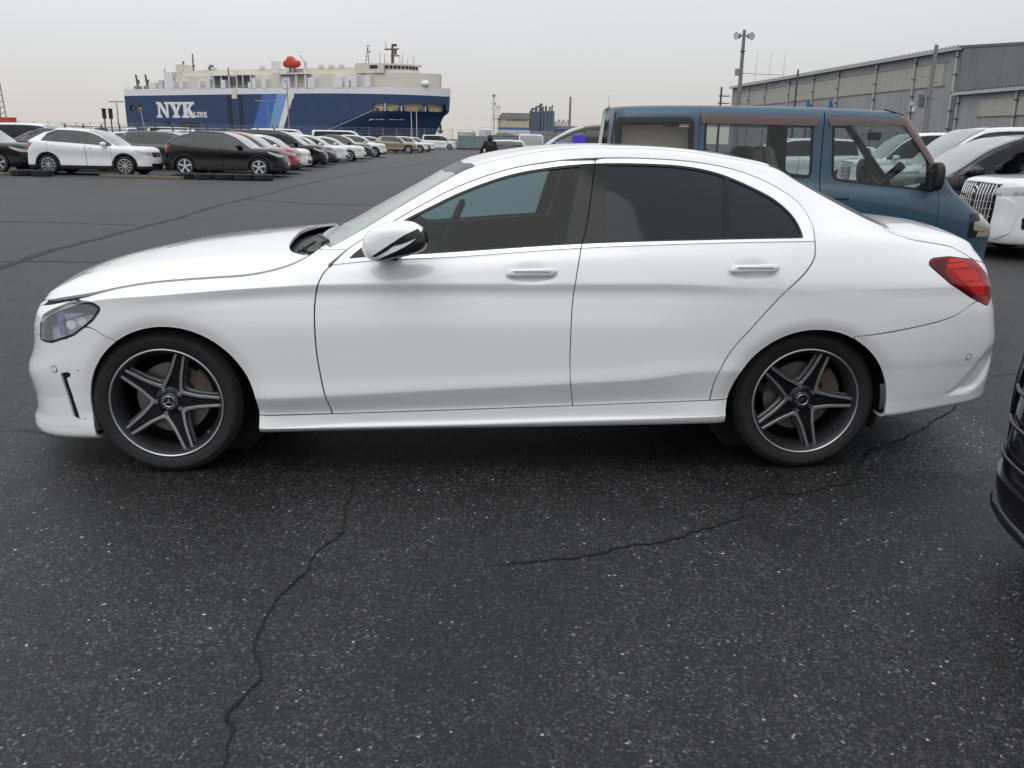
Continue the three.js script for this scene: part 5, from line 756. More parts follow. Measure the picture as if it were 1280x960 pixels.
// ---------------------------------------------------------------- the blue small van behind the saloon
{
  const side = (poly, f) => poly;
  const spec = {
    hw: .7375, wb: 2.39, fo: .60, ro: .405, H: 1.80, gc: .22, noseY: .86, hood: 1.10, cowl: -.24, header: .30, noseRound: .55, nfx: .0, tailSlope: .05, trx: .01, tailRound: .42, backZ: .56, backX: 2.755, kY: 1.05, R: .28, wheels: 'steel', nu: 320, sub: 6, fine: true, paint: M.carVan,
    belt: [[-.6, .84], [-.45, .885], [-.30, .96], [-.16, 1.045], [.0, 1.085], [.9, 1.15], [2.0, 1.20], [2.795, 1.22]], beltIn: [[-.6, .05], [0, .045], [1, .045], [2.8, .05]],
    edge: [[-.6, .865], [-.5, .900], [-.365, .962], [-.242, 1.035], [-.15, 1.095], [.024, 1.285], [.287, 1.592], [.388, 1.695], [.50, 1.708], [.80, 1.720], [1.4, 1.728], [2.0, 1.726], [2.6, 1.712], [2.795, 1.704]],
    cen: [[-.6, .89], [-.5, .935], [-.42, .985], [-.36, 1.02], [-.24, 1.13], [.02, 1.44], [.20, 1.645], [.32, 1.715], [.55, 1.742], [1.4, 1.768], [2.4, 1.755], [2.795, 1.735]],
    frac: [[-.6, .86], [-.3, .90], [0, .93], [.4, .91], [1, .89], [2.795, .88]],
    char: [[-.6, .79], [-.44, .818], [.88, 1.02], [2.0, 1.06], [2.795, 1.06]],
    pB: 1.015, doorF: .02, doorR: 2.03, slide: true, fullDoors: true, aSlope: .82, doorSlant: 0, handleMat: M.black, handleY: 1.03, mirX: .10, mirY: 1.225, mirW: .045, mirH: .115, mirMat: M.black, plate: false, noIntake: true, wagon: true,
    windows: [
      { poly: roundPoly([[.945, 1.635], [.355, 1.635], [.125, 1.345], [.115, 1.105], [.86, 1.172], [.915, 1.20]], .035), mat: M.vanGlass, rim: .016 },
      { poly: roundPoly([[1.985, 1.645], [1.10, 1.645], [1.085, 1.19], [1.98, 1.22]], .04), mat: M.vanGlass, rim: .016 },
      { poly: roundPoly([[2.715, 1.645], [2.07, 1.655], [2.065, 1.24], [2.70, 1.26]], .05), mat: M.vanDim, rim: .045 },
    ],
    screen: M.vanGlass, backGlass: M.vanDim, headlamp: roundPoly([[-.66, .925], [-.274, .915], [-.274, .742], [-.66, .735]], .02), lampIn: .55, lampMat: M.lampBeige, taillamp: roundPoly([[2.85, 1.15], [2.72, 1.15], [2.70, .85], [2.85, .85]], .02),
    grille: roundPoly([[-.35, .84], [.35, .84], [.35, .76], [-.35, .76]], .02), seatX: [1.0], seatMat: M.seatLight, inner: M.vanInner,
    extra(o, S, G) {
      // smoked visors over the side windows
      const vf = polySDF(roundPoly([[.985, 1.668], [.335, 1.668], [.098, 1.345], [.098, 1.31], [.128, 1.32], [.375, 1.616], [.40, 1.615], [.985, 1.600]], .012)), vm = polySDF(roundPoly([[2.02, 1.675], [1.065, 1.672], [1.065, 1.602], [2.02, 1.606]], .02));
      for (const f of [vf, vm]) for (const m of [false, true]) mesh('rain_visor', cut(G, (x, y, z) => Math.max(f(x, y), .3 - z), { lift: .022, flange: .018, mirror: m }), M.visor, o);
      const slot = polySDF(roundPoly([[2.05, 1.712], [2.735, 1.702], [2.735, 1.690], [2.05, 1.698]], .004)), crease = polySDF([[2.70, 1.70], [2.712, 1.70], [2.765, 1.2], [2.752, 1.2]]), bumper = polySDF([[-.7, .712], [-.20, .722], [-.20, .714], [-.7, .704]]);
      for (const [f, n] of [[slot, 'roof_slot'], [crease, 'tailgate_seam'], [bumper, 'bumper_seam']]) for (const m of [false, true]) { const g = cut(G, (x, y, z) => Math.max(f(x, y), .3 - z), { lift: .0025, flange: .004, mirror: m }); if (g) mesh(n, g, M.black, o); }
      for (const m of [false, true]) { const g = cut(G, (x, y, z) => Math.max(polySDF(roundPoly([[-.36, .93], [-.262, .93], [-.262, .73], [-.34, .73]], .012))(x, y), .3 - z), { lift: .006, flange: .008, mirror: m }); mesh('lamp_shade', g, M.gloss, o); const q = cut(G, (x, y, z) => Math.max(polySDF(roundPoly([[-.42, .865], [-.30, .865], [-.30, .79], [-.42, .79]], .012))(x, y), .3 - z), { lift: .010, flange: .012, mirror: m }); mesh('indicator', q, M.lampBeige, o); }
      for (const s of [1, -1]) mesh('mirror_arm', box(.05, .18, .10, .13, 1.19, s * .755, .02), M.black, o);
      const sw = mesh('steering_wheel', new THREE.TorusGeometry(.18, .013, 8, 32), M.black, o); sw.position.set(.42, 1.10, -.34); sw.rotation.set(0, Math.PI / 2, 0); sw.rotateX(.75);
      mesh('spoke', box(.33, .05, .02, 0, 0, 0, .01), M.black, sw); mesh('column', T(new THREE.CylinderGeometry(.03, .04, .3, 8), 0, 0, -.15, Math.PI / 2), M.black, sw);
      for (const s of [1, -1]) mesh('headrest', box(.10, .18, .26, 1.46, 1.33, s * .33, .04), M.seatLight, o);
      for (const s of [1, -1]) { const q = extrude(roundPoly([[1.9, .6], [2.4, .6], [2.55, 1.2], [2.45, 1.22], [2.3, .75], [1.9, .74]], .05), .55, .03); q.translate(0, 0, s * .32 - .275); mesh('rear_seat', q, M.seatLight, o); }
      for (const y of [.08]) mesh('inner_mirror', box(.05, .07, .22, .34, 1.54, 0, .015), M.black, o);
      mesh('roof_aerial', bar(V3(.36, 1.705, -.60), V3(.52, 1.745, -.60), .006, 6), M.black, o);
      mesh('wiper', bar(V3(-.30, 1.075, -.50), V3(-.18, 1.135, .1), .008, 6), M.black, o);
      mesh('rear_trim', join([box(.7, .40, .015, 2.30, 1.38, -.50, .004), box(.7, .40, .015, 2.30, 1.38, .50, .004)]), M.trimBeige, o);
    },
  };
  const v = makeCar(spec); v.name = numbered('small_van'); scene.add(v); tag(v, 'dark blue boxy small van with smoked window visors behind the white sedan', 'van');
  v.position.set(3.52, 0, -8.14); v.rotation.set(0, Math.PI, 0);
}
// ---------------------------------------------------------------- car carrier at the quay (x from stern to bow, z towards the yard, 0 at the near side)
const fontSerif = await new FontLoader().loadAsync('fonts/droid/droid_serif_bold.typeface.json'), fontSans = await new FontLoader().loadAsync('fonts/droid/droid_sans_bold.typeface.json');
Object.assign(M, { shipBlue: std(.022, .052, .128, .5), shipWhite: std(.74, .745, .76, .6), shipCream: std(.66, .625, .54, .65), shipStripe1: std(.06, .14, .46, .55), shipStripe2: std(.19, .35, .62, .55), shipOrange: std(.50, .055, .03, .5), shipGrey: std(.12, .12, .125, .7), shipStain: std(.013, .022, .045, .6), rope: std(.45, .43, .38, .9), yellow: std(.60, .38, .08, .6), shipRust: std(.055, .050, .075, .8), mooringPale: std(.80, .76, .66, .7), shipDark: std(.02, .022, .028, .5) });
for (const k in M) if (!M[k].name && M[k].isMaterial) M[k].name = k;
{
  const ship = thing('car_carrier_ship', 'huge blue and white car carrier ship moored beyond the left rows of cars', 'ship');
  ship.position.set(-213.3, 0, -500); ship.rotation.y = -Math.atan2(.423, .906);
  const HB = 16, s0 = pchip([[-3, 112], [4.2, 130], [9, 143], [13.2, 157], [16.8, 159], [24, 160]]), se = pchip([[-3, 182], [3.2, 184.6], [7.3, 187.2], [11.6, 189.4], [13.5, 191.9], [20, 192.2], [24, 192.4]]), pw = pchip([[-3, 1.25], [5, 1.5], [13, 2.0], [17, 2.5], [24, 2.6]]);
  const half = (s, h) => { const a = s0(h), b = se(h); if (s <= a) return HB; return HB * Math.pow(Math.max(0, 1 - Math.pow((s - a) / (b - a), pw(h))), .62); };
  const hullGrid = (hs, ns, inset, endIn, stern) => {
    const pos = [], uv = [], idx = [], n = hs.length;
    for (let i = 0; i <= ns; i++) for (let j = 0; j < n; j++) { const t = i / ns, h = hs[j], e = se(h) - endIn, s = stern + (h < 10 ? (10 - h) * .06 : 0) + (e - stern) * (t < .6 ? t / .6 * .70 : .70 + .30 * (1 - Math.pow(1 - (t - .6) / .4, 2))), w = Math.max(0, half(s + endIn * smooth(s0(h) - 20, e, s), h) - inset); pos.push(s, h, i === ns ? 0 : w); uv.push(s, h); }
    for (let i = 0; i < ns; i++) for (let j = 0; j < n - 1; j++) { const a = i * n + j, b = a + n; idx.push(a, b, b + 1, a, b + 1, a + 1); }
    const g = new THREE.BufferGeometry(); g.setAttribute('position', new THREE.Float32BufferAttribute(pos, 3)); g.setIndex(idx); g.computeVertexNormals();
    return { pos, nrm: Array.from(g.attributes.normal.array), uv, row: new Float32Array(pos.length / 3), idx, N: pos.length / 3 };
  };
  const hs = []; for (let h = -3; h <= 24.01; h += .75) hs.push(h);
  const G = hullGrid(hs, 150, 0, 0, 0), shift = (g) => g.translate(0, 0, -HB);
  const part = (name, f, mat, par = ship, opt = {}) => { const g = cut(G, f, opt); return g && mesh(name, shift(g), mat, par); };
  const band = pchip([[0, 20.5], [65, 21.0], [130, 21.3], [190, 20.4], [213, 20.0]]);
  const st = [[[95.1, 21.4], [104.2, 21.4], [97.7, 3], [87.2, 3]], [[104.2, 21.4], [110.9, 21.4], [103.2, 3], [97.7, 3]], [[110.9, 21.4], [114.9, 21.4], [106.3, 3], [103.2, 3]]].map(p => polySDF(p));
  const open = [[159.9, 166.4], [167.8, 174.1], [176, 184.3], [186, 190.5], [190.9, 191.6]].map(([a, b]) => polySDF([[a, 13.4], [b, 13.4], [b, 16.9], [a, 16.9]])).concat([[3.2, 6.4], [7.2, 8.6], [9.4, 13.2]].map(([a, b]) => polySDF([[a, 13.0], [b, 13.0], [b, 15.8], [a, 15.8]])));
  const holes = open.map(f => (x, y) => -f(x, y)), below = (x, y) => y - band(x);
  const hull = part('hull', [below, ...holes, ...st.map(f => (x, y) => -f(x, y))], M.shipBlue);
  mesh('hull', mirrorGeo(cut(G, [below])).translate(0, 0, -HB), M.shipBlue, ship);
  part('top_band', [(x, y) => -below(x, y)], M.shipWhite); mesh('top_band', mirrorGeo(cut(G, [(x, y) => -below(x, y)])).translate(0, 0, -HB), M.shipWhite, ship);
  st.forEach((f, i) => part('stripe', [below, f], [M.shipStripe1, M.shipStripe2, M.shipWhite][i]));
  // decks, transom, mooring deck behind the openings
  const deck = (h, inset, nm, mat, endIn = 0, st0 = 0) => { const p = []; for (let i = 0; i <= 70; i++) { const t = i / 70, s = st0 + (se(h) - endIn - st0) * (1 - (1 - t) ** 1.6); p.push([s, Math.max(0, half(s + endIn * smooth(s0(h) - 20, se(h) - endIn, s), h) - inset)]); } const poly = [...p, ...p.slice().reverse().map(q => [q[0], -q[1]])]; const g = new THREE.ShapeGeometry(shapeOf(poly)); g.rotateX(-Math.PI / 2); g.translate(0, h, -HB); return mesh(nm, g, mat, ship); };
  deck(23.7, .2, 'weather_deck', M.shipGrey); deck(13.2, .3, 'mooring_deck', M.shipGrey); deck(17.1, .3, 'mooring_ceiling', M.shipCream);
  mesh('transom', box(.4, 27, 31.6, .2, 10.5, -HB), M.shipBlue, ship);
  { const p = []; for (let i = 0; i <= 40; i++) { const s = 150 + (se(15) - 2.7 - 150) * i / 40; p.push([s, Math.max(0, half(s + 2.6 * smooth(150, 187, s), 15) - 2.4)]); } const g = new THREE.BufferGeometry(), P = [], I = []; p.forEach(([s, w], i) => { P.push(s, 13.2, w - HB, s, 17.1, w - HB); if (i) { const a = i * 2 - 2; I.push(a, a + 2, a + 1, a + 1, a + 2, a + 3); } }); g.setAttribute('position', new THREE.Float32BufferAttribute(P, 3)); g.setIndex(I); g.computeVertexNormals(); mesh('mooring_wall', g, M.mooringPale, ship); mesh('mooring_wall', box(14, 3.8, .2, 8, 15, -2.6), M.mooringPale, ship); }
  const sideAt = (s, h, out = 0) => { const e = .4, w = half(s, h) - HB, t = V3(2 * e, 0, half(s + e, h) - half(s - e, h)).normalize(); return { p: V3(s - t.z * out, h, w + t.x * out), yaw: Math.atan2(-t.z, t.x) }; };
  for (const [s, k] of [[162, 0], [165, 1], [170.5, 1], [173, 0], [178, 1], [180.5, 1], [183, 0], [187, 1], [189, 1], [5, 0], [10.5, 1], [12, 0]]) { const q = sideAt(s, 14, -1.2); const w = mesh('winch', join([T(new THREE.CylinderGeometry(.55, .55, 1.1, 10), 0, .3, 0, Math.PI / 2), box(1.4, .5, 1.1, 0, -.3, 0)]), k ? M.yellow : M.shipGrey, ship); w.position.copy(q.p).setY(14.0); w.rotation.y = q.yaw; }
  for (const s of [167.1, 175.0, 185.1]) { const q = sideAt(s, 15.1, .02); const w = mesh('opening_post', box(.45, 3.6, .3), M.shipWhite, ship); w.position.copy(q.p); w.rotation.y = q.yaw; }
  // lettering
  const lettersOn = (text, font, size, s, h, fit, mat, gap = 1, bold = .2) => { let x = s; for (const ch of text) { if (ch === ' ') { x += size * .5 * fit; continue; } const g = new TextGeometry(ch, { font, size, depth: .06, curveSegments: 4, bevelEnabled: true, bevelThickness: .02, bevelSize: bold, bevelSegments: 1 }); g.computeBoundingBox(); const b = g.boundingBox, wd = (b.max.x - b.min.x) * fit; g.translate(-b.min.x, 0, 0); g.scale(fit, 1, 1); const q = sideAt(x, h, .06); const m = mesh('letter', g, mat, hull); m.position.copy(q.p); m.rotation.y = q.yaw; x += wd + size * .05 * gap; } return x; };
  lettersOn('NYK', fontSerif, 7.4, 22.9, 9.7, 1.16, M.shipWhite, -.9, .34); lettersOn('LINE', fontSerif, 2.45, 48.8, 9.85, 1.02, M.shipWhite, 1, .13); lettersOn('JUPITER', fontSans, 1.75, 157.6, 9.5, .80, M.shipWhite, 1.2, .06); lettersOn('LEADER', fontSans, 1.75, 167.2, 9.5, .80, M.shipWhite, 1.2, .06);
  // side ramp recess, doors, stains
  for (const [a, b, n] of [[72.0, 74.9, 'pilot_recess'], [79.8, 81.9, 'pilot_recess']]) mesh(n, box(b - a, 20.6, .25, (a + b) / 2, 10.4, .05), M.shipStain, ship);
  mesh('side_door', box(14.5, 4.0, .2, 45.5, 5.0, .06), M.shipStain, ship); mesh('side_door', box(3, 2.6, .2, 30.5, 6.5, .06), M.shipStain, ship);
  mesh('bow_thruster_mark', box(1.0, 3.0, .3, 171, 2.0, -7.2), M.rust, ship);
  mesh('anchor', join([box(.8, 3.4, .8, 0, 0, 0), box(2.6, .7, .9, 0, -1.5, 0), T(new THREE.TorusGeometry(1.2, .3, 6, 14, Math.PI), 0, -1.0, 0, 0, 0, Math.PI)]).translate(188.9, 6.2, -HB + 2.0), M.shipDark, ship);
  for (const [s, h, l, w] of [[20.5, 17.5, 5, .22], [52, 18.8, 3.2, .18], [63.5, 19.6, 6, .25], [92, 18.5, 3.5, .2], [121, 19, 5, .22], [129, 18, 4, .3], [140.5, 19.4, 5.5, .2], [148, 17.5, 4.2, .25], [161, 11.8, 2.6, .3], [171.5, 11.8, 2.4, .28], [180.2, 11.6, 2.2, .25]]) { const q = sideAt(s, h - l / 2, .03); const m = mesh('rust_streak', extrude([[-w, l / 2], [w, l / 2], [w * .3, -l / 2], [-w * .2, -l / 2]], .03), M.shipRust, ship); m.position.copy(q.p); m.rotation.y = q.yaw; }
  // mooring lines down to the quay
  for (const [a, b] of [[[160.2, 13.4, .1], [134, 1.5, 10]], [[179.2, 13.4, -3.6], [188, 1.0, 10]], [[181.5, 13.4, -4.6], [190, 1.0, 9]], [[11.5, 13.0, .2], [22, 1, 8]]]) mesh('mooring_line', bar(V3(...a), V3(...b), .16, 5), M.rope, ship);
  // superstructure
  const hs2 = [23.7, 25, 27, 29, 30.4], G2 = (() => { const g = hullGrid(hs2, 120, 2.2, 4, 36); return g; })();
  const house = mesh('superstructure', join([shift(cut(G2, () => -1)), mirrorGeo(cut(G2, () => -1)).translate(0, 0, -HB)]), M.shipCream, ship); deck(30.4, 2.2, 'house_roof', M.shipCream, 4, 36);
  const hs3 = [30.3, 31.5, 33], G3 = hullGrid(hs3, 60, 4.2, 10, 38); mesh('upper_house', join([shift(cut(G3, x => x - 150)), mirrorGeo(cut(G3, x => x - 150)).translate(0, 0, -HB)]), M.shipCream, ship); mesh('upper_house_roof', box(112, .3, 23, 94, 33, -HB), M.shipCream, ship);
  mesh('house_end', box(.4, 9.2, 26, 38, 28.4, -HB), M.shipCream, ship);
  // wheelhouse with its row of windows following the curved front
  const wf = (t) => { const a = -.15 + t * 1.75; return [159 + 17.5 * Math.sin(a * .98), 14.5 - (1 - Math.cos(a)) * 15.5]; };
  { const P = [], I = []; const n = 40; for (let i = 0; i <= n; i++) { const [s, w] = wf(i / n); P.push(s, 30.3, Math.max(0, w) - HB, s, 34.6, Math.max(0, w) - HB); if (i) { const a = i * 2 - 2; I.push(a, a + 2, a + 1, a + 1, a + 2, a + 3); } } const g = new THREE.BufferGeometry(); g.setAttribute('position', new THREE.Float32BufferAttribute(P, 3)); g.setIndex(I); g.computeVertexNormals(); const h = mesh('wheelhouse', g, M.shipCream, ship); const p2 = []; for (let i = 0; i <= n; i++) { const [s, w] = wf(i / n); p2.push([s, Math.max(0, w)]); } const poly = [[150, 14.5], ...p2, ...p2.slice().reverse().map(q => [q[0], -q[1]]), [150, -14.5]]; const rg = new THREE.ShapeGeometry(shapeOf(poly)); rg.rotateX(-Math.PI / 2); rg.translate(0, 34.6, -HB); mesh('wheelhouse_roof', rg, M.shipWhite, h); mesh('wheelhouse_side', box(16, 4.2, .3, 158, 32.4, -1.6), M.shipCream, h); mesh('wheelhouse_end', box(.3, 4.2, 28, 150, 32.4, -HB), M.shipCream, h);
    for (let k = 0; k < 13; k++) { const t = .06 + k * .066, [s, w] = wf(t), [s1, w1] = wf(t + .05); if (w < .5) break; const m = mesh('window', box(Math.hypot(s1 - s, w1 - w), 1.5, .2), M.shipDark, h); m.position.set((s + s1) / 2 + .1, 33.0, (w + w1) / 2 - HB + .12); m.rotation.y = Math.atan2(-(w1 - w), s1 - s); } mesh('window', box(3.2, 1.5, .2, 161, 33, -1.4), M.shipDark, h); }
  // deck gear
  const gear = (name, geo, mat) => mesh(name, geo, mat, ship);
  gear('vent_tower', box(5.8, 8.8, 6, 30.8, 28.1, -5), M.shipWhite); gear('funnel', box(5.4, 12.6, 7, 37, 30.0, -8), M.shipCream); gear('funnel_pipe', cyl(.5, .5, 2.2, 36.5, 37, -8), M.shipGrey);
  gear('mast', join([cyl(.45, .3, 9, 45.2, 37, -6), box(1.6, .3, .3, 45.2, 38, -6), box(1.3, 1.0, .4, 45.4, 35.6, -6)]), M.shipGrey);
  gear('satellite_dish', T(new THREE.SphereGeometry(1.8, 16, 10, 0, Math.PI * 2, 0, 1.3), 57.8, 34.3, -6, 1.0, 0, .2), M.shipGrey); gear('dish_base', box(8, .5, 2, 58, 33.1, -6), M.shipGrey);
  for (const [s, l] of [[6, -.09], [13, -.05]]) gear('deck_crane', join([bar(V3(s + .8, 23.7, -4), V3(s - .4, 31.6, -4), .7, 6, .5), box(3.6, 1.4, 2, s + .4, 25, -4), box(.8, 2, 1, s + 1.1, 28, -4)]), M.shipGrey);
  gear('deck_locker', box(5, 3.6, 3, 19.5, 25.5, -3), M.shipWhite); gear('deck_locker', box(3, 5, 3, 25.5, 26, -3), M.shipCream); gear('deck_mast', join([cyl(.25, .2, 7, 25.8, 31, -5), box(2, .3, .3, 25.8, 32, -5), box(.8, 1.6, .5, 26.2, 30, -5)]), M.shipGrey);
  for (const [a, b, h] of [[34.4, 36.8, 27.9], [40.6, 42.9, 27.9], [53.2, 55.1, 27.8], [59.3, 61.5, 28.5], [68.8, 71.6, 28.0], [86.4, 88.2, 26.8], [88.9, 91.3, 28.6], [95.2, 97.9, 28.5], [108, 112.6, 28.9], [123.5, 127.5, 28.6], [138.2, 143.6, 29.1], [145.0, 147.4, 27.6], [148.8, 151.8, 29.0], [156.4, 159.4, 29.3]]) { gear('vent_house', box(b - a, h - 23.8, 2.4, (a + b) / 2, (h + 23.8) / 2, -1.0), M.shipWhite); }
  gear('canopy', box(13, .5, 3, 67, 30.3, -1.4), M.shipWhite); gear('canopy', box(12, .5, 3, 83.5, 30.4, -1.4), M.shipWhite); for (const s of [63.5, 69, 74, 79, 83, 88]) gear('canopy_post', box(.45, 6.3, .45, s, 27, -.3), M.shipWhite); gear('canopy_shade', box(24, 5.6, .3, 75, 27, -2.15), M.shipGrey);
  gear('gangway_tower', box(3.2, 5.2, 2.4, 77.2, 21.6, -.9), M.shipCream); gear('pilot_mast', cyl(.3, .3, 11, 73.8, 28.5, -.4), M.shipGrey);
  gear('upper_vent', box(4, 5.5, 3, 101, 34, -4.6), M.shipWhite); for (const s of [60, 92, 128, 134, 140]) gear('roof_locker', box(2.2, 1.4, 2, s, 33.8, -5), M.shipCream);
  // lifeboat on its launching platform
  gear('boat_platform', box(19.5, .6, 5, 114.6, 30.5, -1.0), M.shipWhite); for (const s of [117, 122.5]) gear('platform_post', box(.8, 6.4, .8, s, 27.2, .4), M.shipWhite);
  gear('davit', join([bar(V3(121.5, 30.8, -.8), V3(121.8, 36, -.8), .7, 6), bar(V3(121.8, 35.5, -.8), V3(118.6, 39, -.8), .6, 6, .35)]), M.shipCream); gear('boat_cradle', join([box(5, .5, 2.5, 113.6, 31.1, -1), box(.6, 2.6, .6, 112.4, 32.4, -1), box(.6, 2.6, .6, 115, 32.4, -1)]), M.shipGrey);
  const boat = gear('lifeboat', pillow(smoothLine([[108.2, 34.6], [109.6, 33.4], [116.8, 33.3], [118.6, 34.4], [118.2, 36.2], [115.6, 37.0], [114.4, 38.3], [111.4, 38.4], [110.4, 37.0], [108.6, 36.2], [108.2, 34.6]], 50).slice(0, -1), 1.7, 1.7, 8, .5).translate(0, 0, -1.0), M.shipOrange);
  // masts over the wheelhouse
  gear('radar_mast', join([cyl(.75, .5, 8.4, 164.2, 38.6, -12), box(7.6, .6, .8, 163.8, 41.6, -12), box(4.4, .5, .8, 165.6, 38.6, -12), box(2.6, 1.2, .5, 165.2, 43.3, -12), cyl(.15, .1, 4, 160.6, 43.2, -12, 6), box(1.2, 2.2, .6, 165.8, 40.2, -12)]), M.rust);
  const lat = []; for (const [x, z] of [[151.3, -8], [153.5, -8], [152.4, -9.8]]) lat.push(bar(V3(x, 33.5, z), V3(152.5, 42.5, -8.8), .16, 5)); for (let k = 0; k < 5; k++) lat.push(box(2.4 - k * .3, .2, .2, 152.5, 35 + k * 1.7, -8.4)); lat.push(box(1.2, .5, .5, 152.7, 43, -8.8), box(.5, .9, .5, 153.5, 40.5, -8.8)); gear('signal_mast', join(lat), M.shipGrey);
  for (const [s, h, z] of [[161, 5, -10], [167, 4, -14], [171, 3, -14], [174, 3.5, -15], [166, 6, -18], [159, 6, -9]]) gear('aerial', cyl(.14, .08, h, s, 34.6 + h / 2, z, 5), M.shipGrey);
  gear('life_raft', T(new THREE.CapsuleGeometry(1.5, 1.2, 4, 10), 0, 0, 0, 0, 0, Math.PI / 2).translate(185.4, 25.6, -HB + 9.5), M.shipWhite);
  // railings
  const rail = []; for (let s = 1; s < 186; s += 3.2) { const w = half(s, 23.9) - .3 - HB; rail.push(box(.09, 1.2, .09, s, 24.5, w)); const s2 = s + 3.2, w2 = half(s2, 23.9) - .3 - HB; rail.push(bar(V3(s, 25.1, w), V3(s2, 25.1, w2), .05, 4), bar(V3(s, 24.6, w), V3(s2, 24.6, w2), .04, 4)); } gear('railing', join(rail), M.shipWhite);
}
// ---------------------------------------------------------------- warehouse, fences, poles, far buildings
{
  const corr = (w, h, base, dirt, seed, line) => { const c = document.createElement('canvas'); c.width = w; c.height = h; const x = c.getContext('2d'), id = x.createImageData(w, h), e = (l) => 255 * clamp(l <= .0031308 ? 12.92 * l : 1.055 * Math.pow(l, 1 / 2.4) - .055); for (let j = 0; j < h; j++) for (let i = 0; i < w; i++) { const o = (j * w + i) * 4, n = 1 + dirt * (fbm(i / 46, j / 190, seed, 4) - .5) + dirt * .8 * (fbm(i / 9, j / 260, seed + 5, 3) - .5), l = 1 - line * (i % 8 < 2 ? 1 : 0) - (j % 128 < 2 ? line : 0); for (let k = 0; k < 3; k++) id.data[o + k] = e(base[k] * n * l); id.data[o + 3] = 255; } x.putImageData(id, 0, 0); const t = new THREE.CanvasTexture(c); t.colorSpace = THREE.SRGBColorSpace; t.wrapS = t.wrapT = THREE.RepeatWrapping; t.needsUpdate = true; return t; };
  const wallM = new THREE.MeshStandardMaterial({ map: corr(512, 512, [.305, .305, .310], .30, 41, .05), roughness: .75, side: THREE.DoubleSide }), lightM = new THREE.MeshStandardMaterial({ map: corr(512, 256, [.40, .39, .345], .3, 51, .10), roughness: .7, side: THREE.DoubleSide }), gableM = new THREE.MeshStandardMaterial({ map: corr(512, 512, [.170, .170, .178], .25, 61, .04), roughness: .75, side: THREE.DoubleSide }), trimM = std(.42, .42, .43, .6), roofM = std(.13, .13, .135, .6);
  wallM.name = 'corrugated_wall'; lightM.name = 'skylight_sheet'; gableM.name = 'gable_sheet'; trimM.name = 'pipe_grey'; roofM.name = 'roof_sheet';
  const uvBox = (g, s) => { const p = g.attributes.position.array, n = g.attributes.normal.array, u = g.attributes.uv.array; for (let i = 0; i < u.length / 2; i++) { u[i * 2] = (Math.abs(n[i * 3]) > .5 ? p[i * 3 + 2] : p[i * 3]) / s; u[i * 2 + 1] = p[i * 3 + 1] / s; } return g; };
  const W = thing('warehouse', 'long grey warehouse with a pale translucent band along its wall, at the right', 'warehouse');
  W.position.set(39.3, 0, -165); W.rotation.y = Math.atan2(.0843, .9964);   // local z runs along the wall towards the camera, x into the building
  mesh('wall', uvBox(box(.3, 11.2, 73.2, .15, 5.6, 33.3), 8), wallM, W);
  mesh('gable_wall', uvBox(extrude([[0, 0], [44, 0], [44, 11.3], [22, 13.1], [0, 11.3]], .3), 8).translate(0, 0, 69.62), gableM, W);
  mesh('roof', join([extrude([[-.5, 11.25], [22, 13.05], [22, 13.3], [-.5, 11.5]], 73.6).translate(0, 0, -3.6), extrude([[44.4, 11.25], [22, 13.05], [22, 13.3], [44.4, 11.5]], 73.6).translate(0, 0, -3.6)]), roofM, W);
  mesh('gutter', box(.34, .34, 73.4, -.42, 11.28, 33.3), trimM, W);
  for (let k = 0; k < 90; k++) mesh('eave_rib', box(.08, .10, .12, -.30, 11.58, 3 + k * .745), M.plastic, W).name = 'eave_rib';
  const pipes = [6.1, 14.0, 24.2, 33.3, 41.4, 52.0, 61.1, 69.3];
  for (let k = 0; k < pipes.length; k++) { const z = pipes[k]; const q = mesh('downpipe', cyl(.13, .13, 11.2, -.20, 5.6, z, 8), trimM, W); for (const y of [1.6, 3.4, 5.2, 7, 8.8, 10.5]) mesh('pipe_bracket', box(.36, .12, .40, -.18, y, z), M.shipGrey, q); }
  const sk = [1.5, ...pipes.slice(0, 7), 67.0]; for (let k = 0; k < sk.length - 1; k++) mesh('skylight_panel', uvBox(box(.10, 2.28, sk[k + 1] - sk[k] - .06, -.012, 8.95, (sk[k] + sk[k + 1]) / 2), 3.2), lightM, W);
  mesh('wall_rail', box(.08, .07, 66, -.04, 7.77, 34.5), roofM, W); mesh('wall_rail', box(.08, .06, 66, -.04, 10.13, 34.5), roofM, W);
  mesh('louvre', box(.2, 1.2, 1.0, -.06, 6.5, 63.2), M.shipGrey, W); mesh('junction_box', box(.2, .5, .4, -.08, 5.6, 61.8), M.shipWhite, W); mesh('junction_box', box(.2, .4, .5, -.08, 6.2, 61.2), M.shipWhite, W);
  const A = thing('warehouse_annex', 'lower grey warehouse wing in front of the dark gable at the right edge', 'warehouse');
  A.position.copy(W.position); A.rotation.copy(W.rotation);
  mesh('wall', uvBox(box(.3, 6.8, 44, .15, 3.4, 92.2), 8), wallM, A); mesh('end_wall', uvBox(box(30, 6.8, .3, 15, 3.4, 114.05), 8), wallM, A); mesh('roof', extrude([[-.4, 6.8], [30, 7.7], [30, 7.9], [-.4, 7.0]], 44.3).translate(0, 0, 70.0), roofM, A); mesh('gutter', box(.34, .30, 44.2, -.40, 6.82, 92.1), trimM, A);
  for (let k = 0; k < 52; k++) mesh('eave_rib', box(.09, .12, .14, -.28, 7.08, 70.6 + k * .6), M.plastic, A);
  for (const z of [70.6, 80.1, 90, 100]) { const q = mesh('downpipe', cyl(.13, .13, 6.7, -.20, 3.35, z, 8), trimM, A); for (const y of [1.4, 2.9, 4.4, 5.9]) mesh('pipe_bracket', box(.36, .12, .40, -.18, y, z), M.shipGrey, q); }
